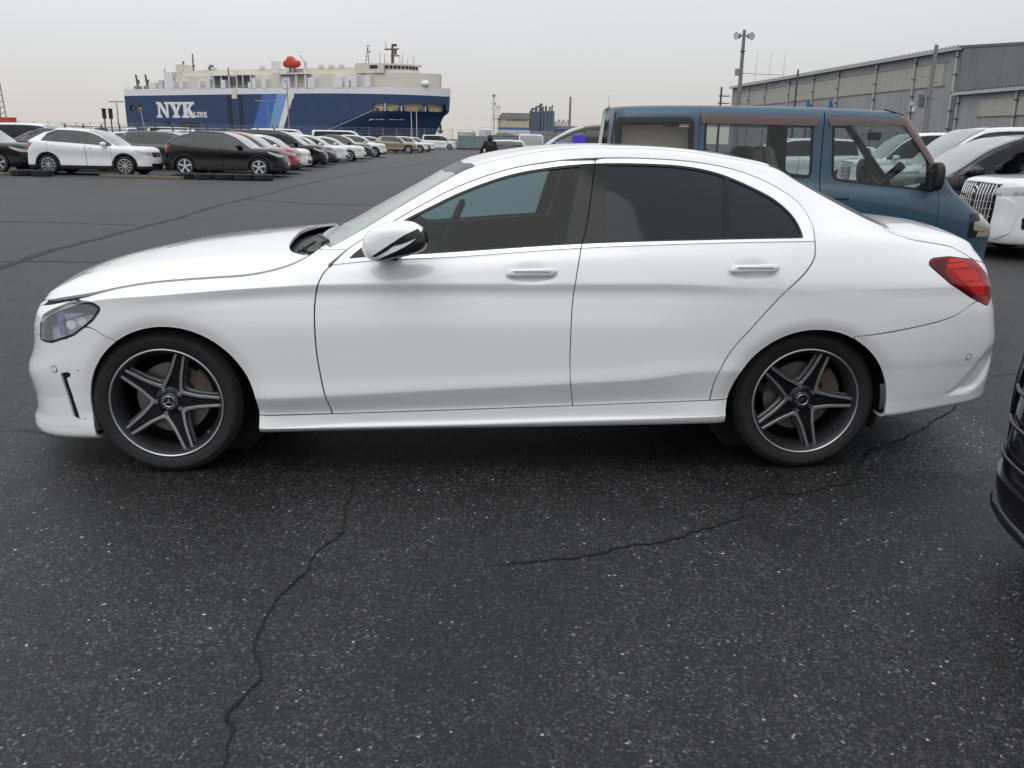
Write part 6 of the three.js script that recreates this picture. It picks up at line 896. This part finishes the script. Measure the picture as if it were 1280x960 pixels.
  for (const [a, b] of [[74.4, 79.9], [80.3, 89.8], [90.2, 99.8]]) mesh('skylight_panel', uvBox(box(.10, 1.55, b - a, -.012, 5.30, (a + b) / 2), 3.2), lightM, A);
  mesh('wall_rail', box(.08, .07, 26, -.04, 4.48, 87), roofM, A);
  // thin yard fence posts before the warehouse
  const yf = thing('yard_fence', 'row of thin dark fence posts in front of the warehouse wall', 'fence'); for (let k = 0; k < 16; k++) mesh('post', cyl(.05, .05, 2.9, 36.2 + k * .35, 1.45, -100 + k * 3.4, 6), M.shipGrey, yf); mesh('wire', join([1.0, 1.9, 2.75].map(y => bar(V3(36.2, y, -100), V3(36.2 + 15 * .35, y, -100 + 15 * 3.4), .015, 4))), M.shipGrey, yf);

  // ------------------------------------------------ poles and masts
  const poleM = std(.20, .195, .19, .8), darkPole = std(.07, .065, .06, .8), steel = std(.26, .27, .28, .5, .4); poleM.name = 'concrete_pole'; darkPole.name = 'dark_pole'; steel.name = 'galvanised';
  { const p = thing('floodlight_pole', 'tall concrete pole with two round floodlights above the blue van', 'lamp post'); p.position.set(24.9, 0, -104); mesh('pole', T(new THREE.CylinderGeometry(.17, .30, 13.6, 10), 0, 6.8, 0), poleM, p); mesh('crossarm', box(1.6, .14, .14, 0, 13.0, 0), poleM, p);
    for (const s of [-1, 1]) { const l = mesh('floodlight', latheZ([[.05, -.42], [.19, -.34], [.38, .04], [.41, .08]], 18), steel, p); l.position.set(s * .80, 12.95, 0); l.rotation.set(0, -.35 + s * .75, 0); mesh('lens', new THREE.CircleGeometry(.37, 18).translate(0, 0, .03), M.paleLamp, l); mesh('bracket', box(.1, .5, .1, -s * .22, .05, -.3), poleM, l); }
    mesh('pole_box', box(.45, .7, .4, -.42, 9.2, 0), steel, p); mesh('pole_band', cyl(.30, .30, .1, 0, 11.4, 0, 10), darkPole, p); }
  { const a = thing('antenna', 'thin ladder shaped aerial beside the floodlight pole', 'antenna'); a.position.set(27.6, 0, -104.3); mesh('boom', bar(V3(-3.0, 9.1, 0), V3(2.2, 9.0, 0), .03, 5), steel, a); for (let k = 0; k < 3; k++) mesh('element', bar(V3(-1.0 + k * 1.55, 6.9, 0), V3(-.95 + k * 1.55, 11.3, 0), .018, 5), steel, a); mesh('mount', box(.5, .12, .12, -2.6, 9.1, 0), steel, a); }
  for (const [x, z, h, l, r] of [[27.05, -90, 8.5, 'slim dark pole rising above the warehouse eave left of the downpipes', .10], [31.15, -70, 8.85, 'thick concrete pole standing before the warehouse corner', .17]]) { const p = thing('utility_pole', l, 'pole'); p.position.set(x, 0, z); mesh('pole', T(new THREE.CylinderGeometry(r * .8, r * 1.35, h, 9), 0, h / 2, 0), r > .15 ? poleM : darkPole, p); mesh('step_bolts', join(Array.from({ length: 8 }, (_, i) => box(.5, .04, .04, i % 2 ? .2 : -.2, 2 + i * .6, 0))), darkPole, p); if (r > .15) { mesh('cabinet', box(.35, .5, .25, -.3, 5.4, .1), steel, p); mesh('bracket', box(.9, .08, .08, -.4, 6.6, 0), steel, p); } }
  { const p = thing('power_pole', 'wooden power pole with insulators left of the warehouse', 'pole'); p.position.set(35.2, 0, -160); mesh('pole', T(new THREE.CylinderGeometry(.16, .24, 10.9, 8), 0, 5.45, 0), darkPole, p); for (const y of [9.4, 8.2, 7.2]) { const c = mesh('crossarm', box(1.9, .14, .14, .5, y, 0), darkPole, p); for (const s of [-.3, .5, 1.3]) mesh('insulator', cyl(.09, .07, .3, s, y + .2, 0, 6), M.shipWhite, c); } mesh('transformer', cyl(.42, .42, 1.2, -.8, 6.6, 0, 12), steel, p); mesh('wire', join([9.5, 8.3, 7.3].map(y => bar(V3(0, y, 0), V3(6, y - .35, 4), .02, 4))), darkPole, p); }
  { const p = thing('antenna_mast', 'mobile phone mast behind the roof of the blue van', 'antenna'); p.position.set(11.9, 0, -120); mesh('pole', T(new THREE.CylinderGeometry(.13, .2, 5.9, 8), 0, 2.95, 0), poleM, p); mesh('tip', cyl(.03, .02, 1.6, 0, 6.5, 0, 5), poleM, p); for (const s of [-.55, 0, .55]) mesh('antenna_panel', box(.2, .75, .16, s, 5.1, .1), steel, p); mesh('crossarm', box(1.2, .1, .1, 0, 4.9, 0), steel, p); mesh('junction_box', box(.3, .4, .25, -.3, 3.1, 0), darkPole, p); mesh('lamp', box(.5, .12, .2, -.5, 2.4, 0), darkPole, p); }
  { const p = thing('plain_pole', 'plain pole standing alone between the silos and the dark SUV', 'pole'); p.position.set(8.6, 0, -150); mesh('pole', T(new THREE.CylinderGeometry(.15, .24, 8.3, 9), 0, 4.15, 0), poleM, p); mesh('cap', cyl(.17, .17, .06, 0, 8.3, 0, 9), darkPole, p); }
  { const p = thing('lattice_mast', 'white mast with a side ladder left of the cream building', 'mast'); p.position.set(-7.8, 0, -300); mesh('tube', T(new THREE.CylinderGeometry(.45, .6, 15.4, 10), 0, 7.7, 0), M.shipWhite, p); const l = []; for (const x of [1.2, 2.0]) l.push(box(.10, 12.4, .10, x, 6.2, 0)); for (let k = 0; k < 12; k++) l.push(box(.9, .08, .08, 1.6, .8 + k, 0)); mesh('ladder', join(l), steel, p); mesh('platform', join([box(2.6, .15, 1.4, 1.3, 8.0, 0), box(2.6, .08, .08, 1.3, 9.0, .6), box(1.6, .15, 1.2, 1.6, 11.6, 0)]), steel, p); mesh('lamp_head', box(.9, .7, .5, .2, 15.2, .3), steel, p); mesh('lamp_head', box(.6, .5, .5, .6, 12.6, .4), steel, p); }
  const street = (x, z, h, arm, label) => { const p = thing('street_lamp', label, 'lamp post'); p.position.set(x, 0, z); mesh('pole', T(new THREE.CylinderGeometry(.07, .13, h, 7), 0, h / 2, 0), steel, p); mesh('arm', box(arm * 2, .09, .09, 0, h, 0), steel, p); for (const s of [-1, 1]) mesh('lamp_head', box(.9, .16, .3, s * arm, h - .02, 0, .06), steel, p); };
  street(-61.0, -140, 5.95, .65, 'street lamp with a double head left of the ship stern'); street(-35.3, -130, 6.1, 1.25, 'double armed street lamp in front of the ship stripes');
  { const p = thing('thin_pole', 'thin tall pole in front of the white ship stripe', 'pole'); p.position.set(-32.4, 0, -130); mesh('pole', T(new THREE.CylinderGeometry(.06, .11, 8.9, 7), 0, 4.45, 0), steel, p); mesh('top_fitting', box(.5, .12, .2, -.2, 8.8, 0), steel, p); }
  { const p = thing('crane_mast', 'grey and orange crane mast cut by the left edge', 'crane'); p.position.set(-112.3, 0, -200); const l = []; for (const [x, z] of [[-.6, 0], [.6, 0], [0, 1]]) l.push(bar(V3(x * 1.3, 3, z), V3(x * .4, 11.4, z * .3), .12, 5)); for (let k = 0; k < 6; k++) l.push(bar(V3(-.7 + k * .06, 3.4 + k * 1.2, 0), V3(.7 - k * .06, 4.2 + k * 1.2, 0), .08, 4)); mesh('tower', join(l), steel, p); mesh('cabin', box(3.4, 1.5, 2.4, .6, 3.4, 0, .1), M.shipOrange, p); mesh('base', box(1.6, 3, 1.6, 0, 1.5, 0), steel, p); }
  for (const [x, l] of [[-21.62, 'left of two dark signal heads on posts among the rear cars'], [-21.28, 'right of two dark signal heads on posts among the rear cars']]) { const p = thing('signal_post', l, 'signal'); p.position.set(x, 0, -48); mesh('post', cyl(.035, .035, 2.2, 0, 1.1, 0, 6), darkPole, p); mesh('signal_head', box(.20, .52, .10, 0, 2.38, 0, .03), M.black, p); mesh('hood', box(.22, .03, .14, 0, 2.62, .04), M.black, p); }
  { const f = thing('pipe_rail', 'dark pipe railing with regular posts across the rear rows on the left', 'railing'); for (let k = 0; k < 13; k++) mesh('post', cyl(.04, .04, 1.85, -24 + k * .86, .925, -48.5 - k * .25, 6), darkPole, f); for (const y of [1.72, 1.1]) mesh('rail', bar(V3(-24, y, -48.5), V3(-24 + 12 * .86, y, -48.5 - 3), .028, 6), steel, f); }
  for (const [x, l] of [[-33.9, 'left of a pair of small orange posts below the ship stripes'], [-33.3, 'right of a pair of small orange posts below the ship stripes']]) { const p = thing('marker_post', l, 'post'); p.position.set(x, 0, -127); mesh('post', cyl(.13, .13, 2.6, 0, 1.3, 0, 8), std(.35, .22, .12, .8), p).material.name = 'orange_post'; mesh('cap', cyl(.14, .05, .2, 0, 2.68, 0, 8), darkPole, p); }
  // ------------------------------------------------ quay fence
  const fM = std(.30, .34, .37, .6), panelM = std(.17, .23, .25, .7); fM.name = 'fence_steel'; panelM.name = 'fence_panel';
  { const f = thing('quay_fence', 'tall wire fence with pale posts along the quay before the ship', 'fence'); for (let k = 0; k < 36; k++) { const x = -9 - k * 1.95; mesh('post', join([cyl(.045, .045, 2.35, x, 1.17, -128, 6), bar(V3(x, 2.33, -128), V3(x - .05, 2.75, -127.7), .04, 5)]), fM, f); } mesh('wire', join([.5, 1.0, 1.5, 1.95, 2.3, 2.5, 2.7].map(y => bar(V3(-9, y, -128), V3(-78, y, -128), .012, 4))), fM, f); const ms = []; for (let k = 0; k < 460; k++) { const x = -9 - k * .15; ms.push(box(.010, 2.2, .010, x, 1.15, -128)); } const mm = mesh('wire_mesh', join(ms), fM, f); mm.userData.kind = 'stuff'; }
  { const f = thing('panel_fence', 'grey green panel fence closing the yard behind the walking person', 'fence'); for (let k = 0; k < 17; k++) { const x = -8.2 + k * 2.02; mesh('panel', box(1.94, 1.75, .05, x + 1, 1.0, -128.02), panelM, f); mesh('post', cyl(.05, .05, 2.5, x, 1.25, -127.9, 6), fM, f); } mesh('kerb_base', box(34, .25, .3, 8.5, .125, -127.9), M.rust, f); mesh('wire', join([2.05, 2.25, 2.45].map(y => bar(V3(-8.2, y, -127.9), V3(25, y, -127.9), .012, 4))), fM, f); }
  // ------------------------------------------------ far buildings
  const cream = std(.50, .45, .33, .8), blueS = std(.06, .14, .32, .7), white = std(.56, .57, .57, .7), conc = std(.24, .24, .235, .85), silo = std(.09, .105, .14, .7), silo2 = std(.11, .165, .185, .7), roofG = std(.23, .225, .23, .8); [['cream_wall', cream], ['blue_stripe', blueS], ['pale_wall', white], ['raw_concrete', conc], ['silo_dark', silo], ['silo_green', silo2], ['roof_grey', roofG]].forEach(([n, m]) => m.name = n);
  { const b = thing('cream_building', 'cream building with blue stripes beyond the fence in the middle distance', 'building'); b.position.set(-6.2, 0, -300); mesh('wall', box(10.4, 8.0, 8, 5.2, 4.0, -4), cream, b); mesh('roof', extrude([[-.2, 8.0], [10.6, 8.0], [10.2, 9.9], [1.2, 9.9]], 8.4).translate(0, 0, -8.2), roofG, b); for (const y of [2.4, 5.0]) mesh('blue_band', box(10.5, .75, .1, 5.2, y, .04), blueS, b); mesh('white_band', box(10.45, 1.8, .06, 5.2, 3.7, .02), white, b); for (let k = 0; k < 6; k++) mesh('roof_vent', box(.9, .35, .3, 3.2 + k * 1.15, 7.8, .1), M.shipGrey, b); mesh('loading_canopy', join([bar(V3(0, 3.0, 1.5), V3(5.5, 1.6, 1.5), .3, 5), box(1.2, 1, 1, .2, 3, 1.2)]), M.shipGrey, b); }
  { const b = thing('silo_block', 'dark blue green silos with rooftop machinery right of the cream building', 'silo'); b.position.set(4.0, 0, -300); mesh('plinth', box(8.0, 4.4, 7, 3.9, 2.2, -3.5), conc, b); mesh('silo', box(3.6, 6.1, 7, 1.8, 7.45, -3.5), silo, b); for (let k = 0; k < 4; k++) mesh('silo', cyl(.58, .58, 6.3, 4.2 + k * 1.15, 7.55, -1, 16), silo2, b); for (let k = 0; k < 4; k++) mesh('leg', box(.3, 4.3, .3, 4 + k * 1.2, 2.2, .15), conc, b); for (const [x, h, r] of [[.8, .9, .4], [2.2, 1.4, .5], [3.6, 2.2, .6], [4.4, 1.4, .35], [5.4, 1.6, .4], [6.6, 1.3, .35], [7.4, 1.9, .3]]) mesh('roof_machine', join([cyl(r, r * .7, h, x, 10.6 + h / 2, -2, 8), box(r * 1.6, r, r, x + .2, 10.6 + h, -2)]), silo, b); mesh('conveyor', bar(V3(.2, 10.6, -2), V3(3.6, 12.6, -2), .22, 5), silo, b); }
  { const b = thing('low_grey_building', 'low grey building right of the silos in the distance', 'building'); b.position.set(12, 0, -306); mesh('wall', box(13.5, 6.2, 10, 6.7, 3.1, -5), conc, b); mesh('upper_wall', box(6, 1.6, 8, 3, 6.9, -5), white, b); mesh('blue_band', box(6.1, .55, .1, 3, 5.0, .05), blueS, b); for (let k = 0; k < 6; k++) mesh('window', box(.8, .6, .1, 7.5 + k * .9, 4.8, .05), M.shipDark, b); for (let k = 0; k < 3; k++) mesh('roof_vent', box(.7, .6, .7, 2 + k * 1.6, 8.0, -2), roofG, b); }
  { const b = thing('low_grey_building', 'low long grey wall under the silos behind the black sedan', 'building'); b.position.set(8, 0, -250); mesh('wall', box(12, 3.2, 6, 5, 1.6, -3), conc, b); mesh('roof', box(12.4, .3, 6.4, 5, 3.3, -3), roofG, b); mesh('door', box(2.4, 2.4, .1, 3, 1.2, .04), roofG, b); }
  { const b = thing('red_brown_shed', 'reddish brown shed roof behind the fence below the mast', 'building'); b.position.set(-6.5, 0, -240); mesh('wall', box(7, 2.4, 5, 3.4, 1.2, -2.5), std(.20, .12, .10, .85), b).material.name = 'brown_wall'; mesh('roof', extrude([[-.3, 2.4], [7.2, 2.4], [3.5, 3.3]], 5.4).translate(0, 0, -5.2), roofG, b); mesh('door', box(1.4, 1.8, .1, 2, .9, .04), M.shipGrey, b); }
  for (const [x, r, h, l] of [[-17.6, 3.2, 3.7, 'pale green storage tank just right of the ship bow'], [-10.6, 2.6, 4.6, 'white storage tank left of the white mast']]) { const t = thing('storage_tank', l, 'tank'); t.position.set(x, 0, -320); mesh('shell', cyl(r, r, h, 0, h / 2, 0, 28), r > 3 ? std(.42, .50, .46, .7) : white, t).material.name = r > 3 ? 'tank_green' : 'pale_wall'; mesh('roof', T(new THREE.ConeGeometry(r * 1.02, .5, 28), 0, h + .25, 0), white, t); mesh('railing', T(new THREE.TorusGeometry(r, .06, 5, 36), 0, h + .8, 0, Math.PI / 2), white, t); }
  // blue hooks before the warehouse
  const hookM = std(.03, .11, .27, .6); hookM.name = 'blue_steel';
  for (const [x, k, l] of [[18.9, 0, 'small blue steel frame above the van roof, left one'], [20.35, 1, 'small blue steel cross above the van roof, right one']]) { const h = thing('blue_frame', l, 'steel frame'); h.position.set(x, 0, -60); mesh('post', box(.16, 4.3, .16, 0, 2.15, 0), hookM, h); mesh('crossbar', k ? box(1.0, .14, .14, 0, 3.75, 0) : box(.5, .14, .14, 0, 3.75, 0), hookM, h); mesh('foot_plate', box(.5, .05, .5, 0, .025, 0), hookM, h); mesh('brace', bar(V3(.3, 3.75, 0), V3(.05, 4.1, 0), .04, 5), hookM, h); }

  // ------------------------------------------------ old tyres and planks laid along the front of the left rows
  const tyreFlat = (() => { const g = tyreGeo(.325, .19, .20, 36, true); g.rotateX(Math.PI / 2); return g; })(), wornM = std(.016, .016, .017, .85), r = rng(77); wornM.name = 'worn_rubber';
  const where = [[-16.4, -29.9, 'old tyre lying under the white compact SUV by its rear wheel'], [-10.95, -29.9, 'leftmost of the old tyres lying before the black SUV'], [-10.3, -29.75, 'second from left of the old tyres lying before the black SUV'], [-9.64, -29.8, 'middle one of the old tyres lying before the black SUV'], [-8.98, -29.7, 'second from right of the old tyres lying before the black SUV'], [-8.34, -29.75, 'rightmost of the old tyres lying before the black SUV'], [-15.7, -29.85, 'old tyre lying between the wheels of the white compact SUV']];
  for (const [x, z, l] of where) { const t = thing('old_tyre', l, 'tyre', 'old tyres laid along the front of the left rows'); t.position.set(x, .10, z); t.rotation.y = r() * 6; mesh('casing', tyreFlat, wornM, t); mesh('bead', T(new THREE.TorusGeometry(.195, .014, 6, 30), 0, .085, 0, Math.PI / 2), M.rubber, t); }
  for (const [x0, z0, x1, z1, l] of [[-13.9, -30.1, -11.9, -30.0, 'long pale timber plank lying before the white SUV front wheel'], [-12.1, -29.75, -10.9, -29.55, 'short timber plank between the two compact SUVs'], [-18.6, -30.4, -16.9, -30.1, 'weathered timber plank at the left before the white SUV rear wheel']]) { const t = thing('timber_plank', l, 'plank'); const L = Math.hypot(x1 - x0, z1 - z0); t.position.set((x0 + x1) / 2, 0, (z0 + z1) / 2); t.rotation.y = -Math.atan2(z1 - z0, x1 - x0); mesh('board', box(L, .09, .16, 0, .045, 0, .01), M.wood, t); mesh('board', box(L * .8, .06, .14, .1, .03, .17, .01), M.wood, t); }
}
// ---------------------------------------------------------------- the person walking away across the yard
{
  const J = { hip: [0, .86, 0], chest: [0, 1.18, .01], neck: [0, 1.36, .01], head: [0, 1.475, .02], headT: [0, 1.53, .025], shL: [-.17, 1.31, 0], shR: [.17, 1.31, 0], elL: [-.30, 1.09, .02], elR: [.27, 1.07, -.02], haL: [-.36, .86, -.06], haR: [.30, .84, .06], hL: [-.09, .84, 0], hR: [.09, .84, 0], kL: [-.10, .47, -.08], kR: [.10, .46, .03], fL: [-.10, .08, -.02], fR: [.11, .11, .20], tL: [-.11, .035, -.17], tR: [.11, .03, .10] };
  const bones = [['hip', 'chest', .165, .185], ['chest', 'neck', .17, .07], ['shL', 'shR', .085, .085], ['shL', 'elL', .078, .066], ['elL', 'haL', .066, .05], ['shR', 'elR', .078, .066], ['elR', 'haR', .066, .05], ['hL', 'kL', .10, .075], ['kL', 'fL', .072, .055], ['hR', 'kR', .10, .075], ['kR', 'fR', .072, .055]];
  const shoes = [['fL', 'tL', .05, .035], ['fR', 'tR', .05, .035]], headB = [['neck', 'head', .06, .085], ['head', 'headT', .095, .09]];
  const field = (bs, mat, name, res, cx, cy, cz, half, parent, k = .03) => {
    const mc = new MarchingCubes(res, mat, false, false, 60000); mc.isolation = 0; const n = res;
    for (let z = 0; z < n; z++) for (let y = 0; y < n; y++) for (let x = 0; x < n; x++) {
      const p = V3((x / n * 2 - 1) * half + cx, (y / n * 2 - 1) * half + cy, (z / n * 2 - 1) * half + cz); let d = 1e9;
      for (const [a, b, r0, r1] of bs) { const A = Array.isArray(a) ? V3(...a) : V3(...J[a]), B = Array.isArray(b) ? V3(...b) : V3(...J[b]), ab = B.clone().sub(A), t = clamp(p.clone().sub(A).dot(ab) / ab.lengthSq()), q = p.distanceTo(A.addScaledVector(ab, t)) - lerp(r0, r1, t); const h = clamp(.5 + .5 * (d - q) / k); d = d > 100 ? q : lerp(d, q, h) - k * h * (1 - h); }
      mc.field[z * n * n + y * n + x] = -d;
    }
    mc.update(); const c = mc.count, P = mc.positionArray.slice(0, c * 3), Nn = mc.normalArray.slice(0, c * 3); for (let i = 0; i < c; i++) { P[i * 3] = P[i * 3] * half + cx; P[i * 3 + 1] = P[i * 3 + 1] * half + cy; P[i * 3 + 2] = P[i * 3 + 2] * half + cz; }
    const g = new THREE.BufferGeometry(); g.setAttribute('position', new THREE.BufferAttribute(P, 3)); g.setAttribute('normal', new THREE.BufferAttribute(Nn, 3)); g.setAttribute('uv', new THREE.BufferAttribute(new Float32Array(c * 2), 2)); return mesh(name, g, mat, parent);
  };
  const coat = std(.014, .014, .017, .85), skin = std(.30, .19, .14, .6), capM = std(.015, .015, .018, .8); coat.name = 'dark_coat'; skin.name = 'skin'; capM.name = 'dark_cap';
  const P = thing('person', 'person in a dark jacket and cap walking across the yard, arms hanging', 'person'); P.position.set(-1.03, 0, -35); P.rotation.y = .25;
  const body = field(bones, coat, 'body', 72, 0, .76, 0, .80, P);
  field(headB, skin, 'head', 32, 0, 1.44, .02, .17, body, .02);
  for (const s of [-1, 1]) mesh('ear', T(new THREE.SphereGeometry(.022, 8, 6).scale(.5, 1, .8), s * .093, 1.49, .02), skin, body);
  mesh('hair', T(new THREE.SphereGeometry(.101, 16, 12).scale(.98, 1.1, .9), 0, 1.485, .042), M.black, body);
  mesh('cap', join([T(new THREE.SphereGeometry(.105, 16, 8, 0, Math.PI * 2, 0, Math.PI / 2), 0, 1.515, .022), T(new THREE.CylinderGeometry(.10, .10, .012, 16).scale(.9, 1, .8), 0, 1.52, -.07)]), capM, body);
  for (const [h, e] of [['haL', 'elL'], ['haR', 'elR']]) { const a = V3(...J[h]), d = a.clone().sub(V3(...J[e])).normalize(), q = (s, t, u) => a.clone().addScaledVector(d, t).add(V3(u, 0, s)).toArray(), bs = [[q(0, .0, 0), q(0, .075, 0), .028, .036]]; for (let k = 0; k < 4; k++) { const s = (k - 1.5) * .019, L = [.052, .065, .07, .055][k]; bs.push([q(s, .08, 0), q(s, .08 + L * .6, .004), .0095, .009], [q(s, .08 + L * .6, .004), q(s, .08 + L, h === 'haL' ? .014 : -.014), .009, .0075]); } bs.push([q(-.03, .03, 0), q(-.052, .075, h === 'haL' ? .012 : -.012), .011, .009]); const c = q(0, .075, 0); field(bs, skin, 'hand', 44, c[0], c[1], c[2], .12, body, .008); }
  field(shoes, M.black, 'shoes', 48, 0, .12, 0, .34, body, .02);
}
renderer.render(scene, camera);
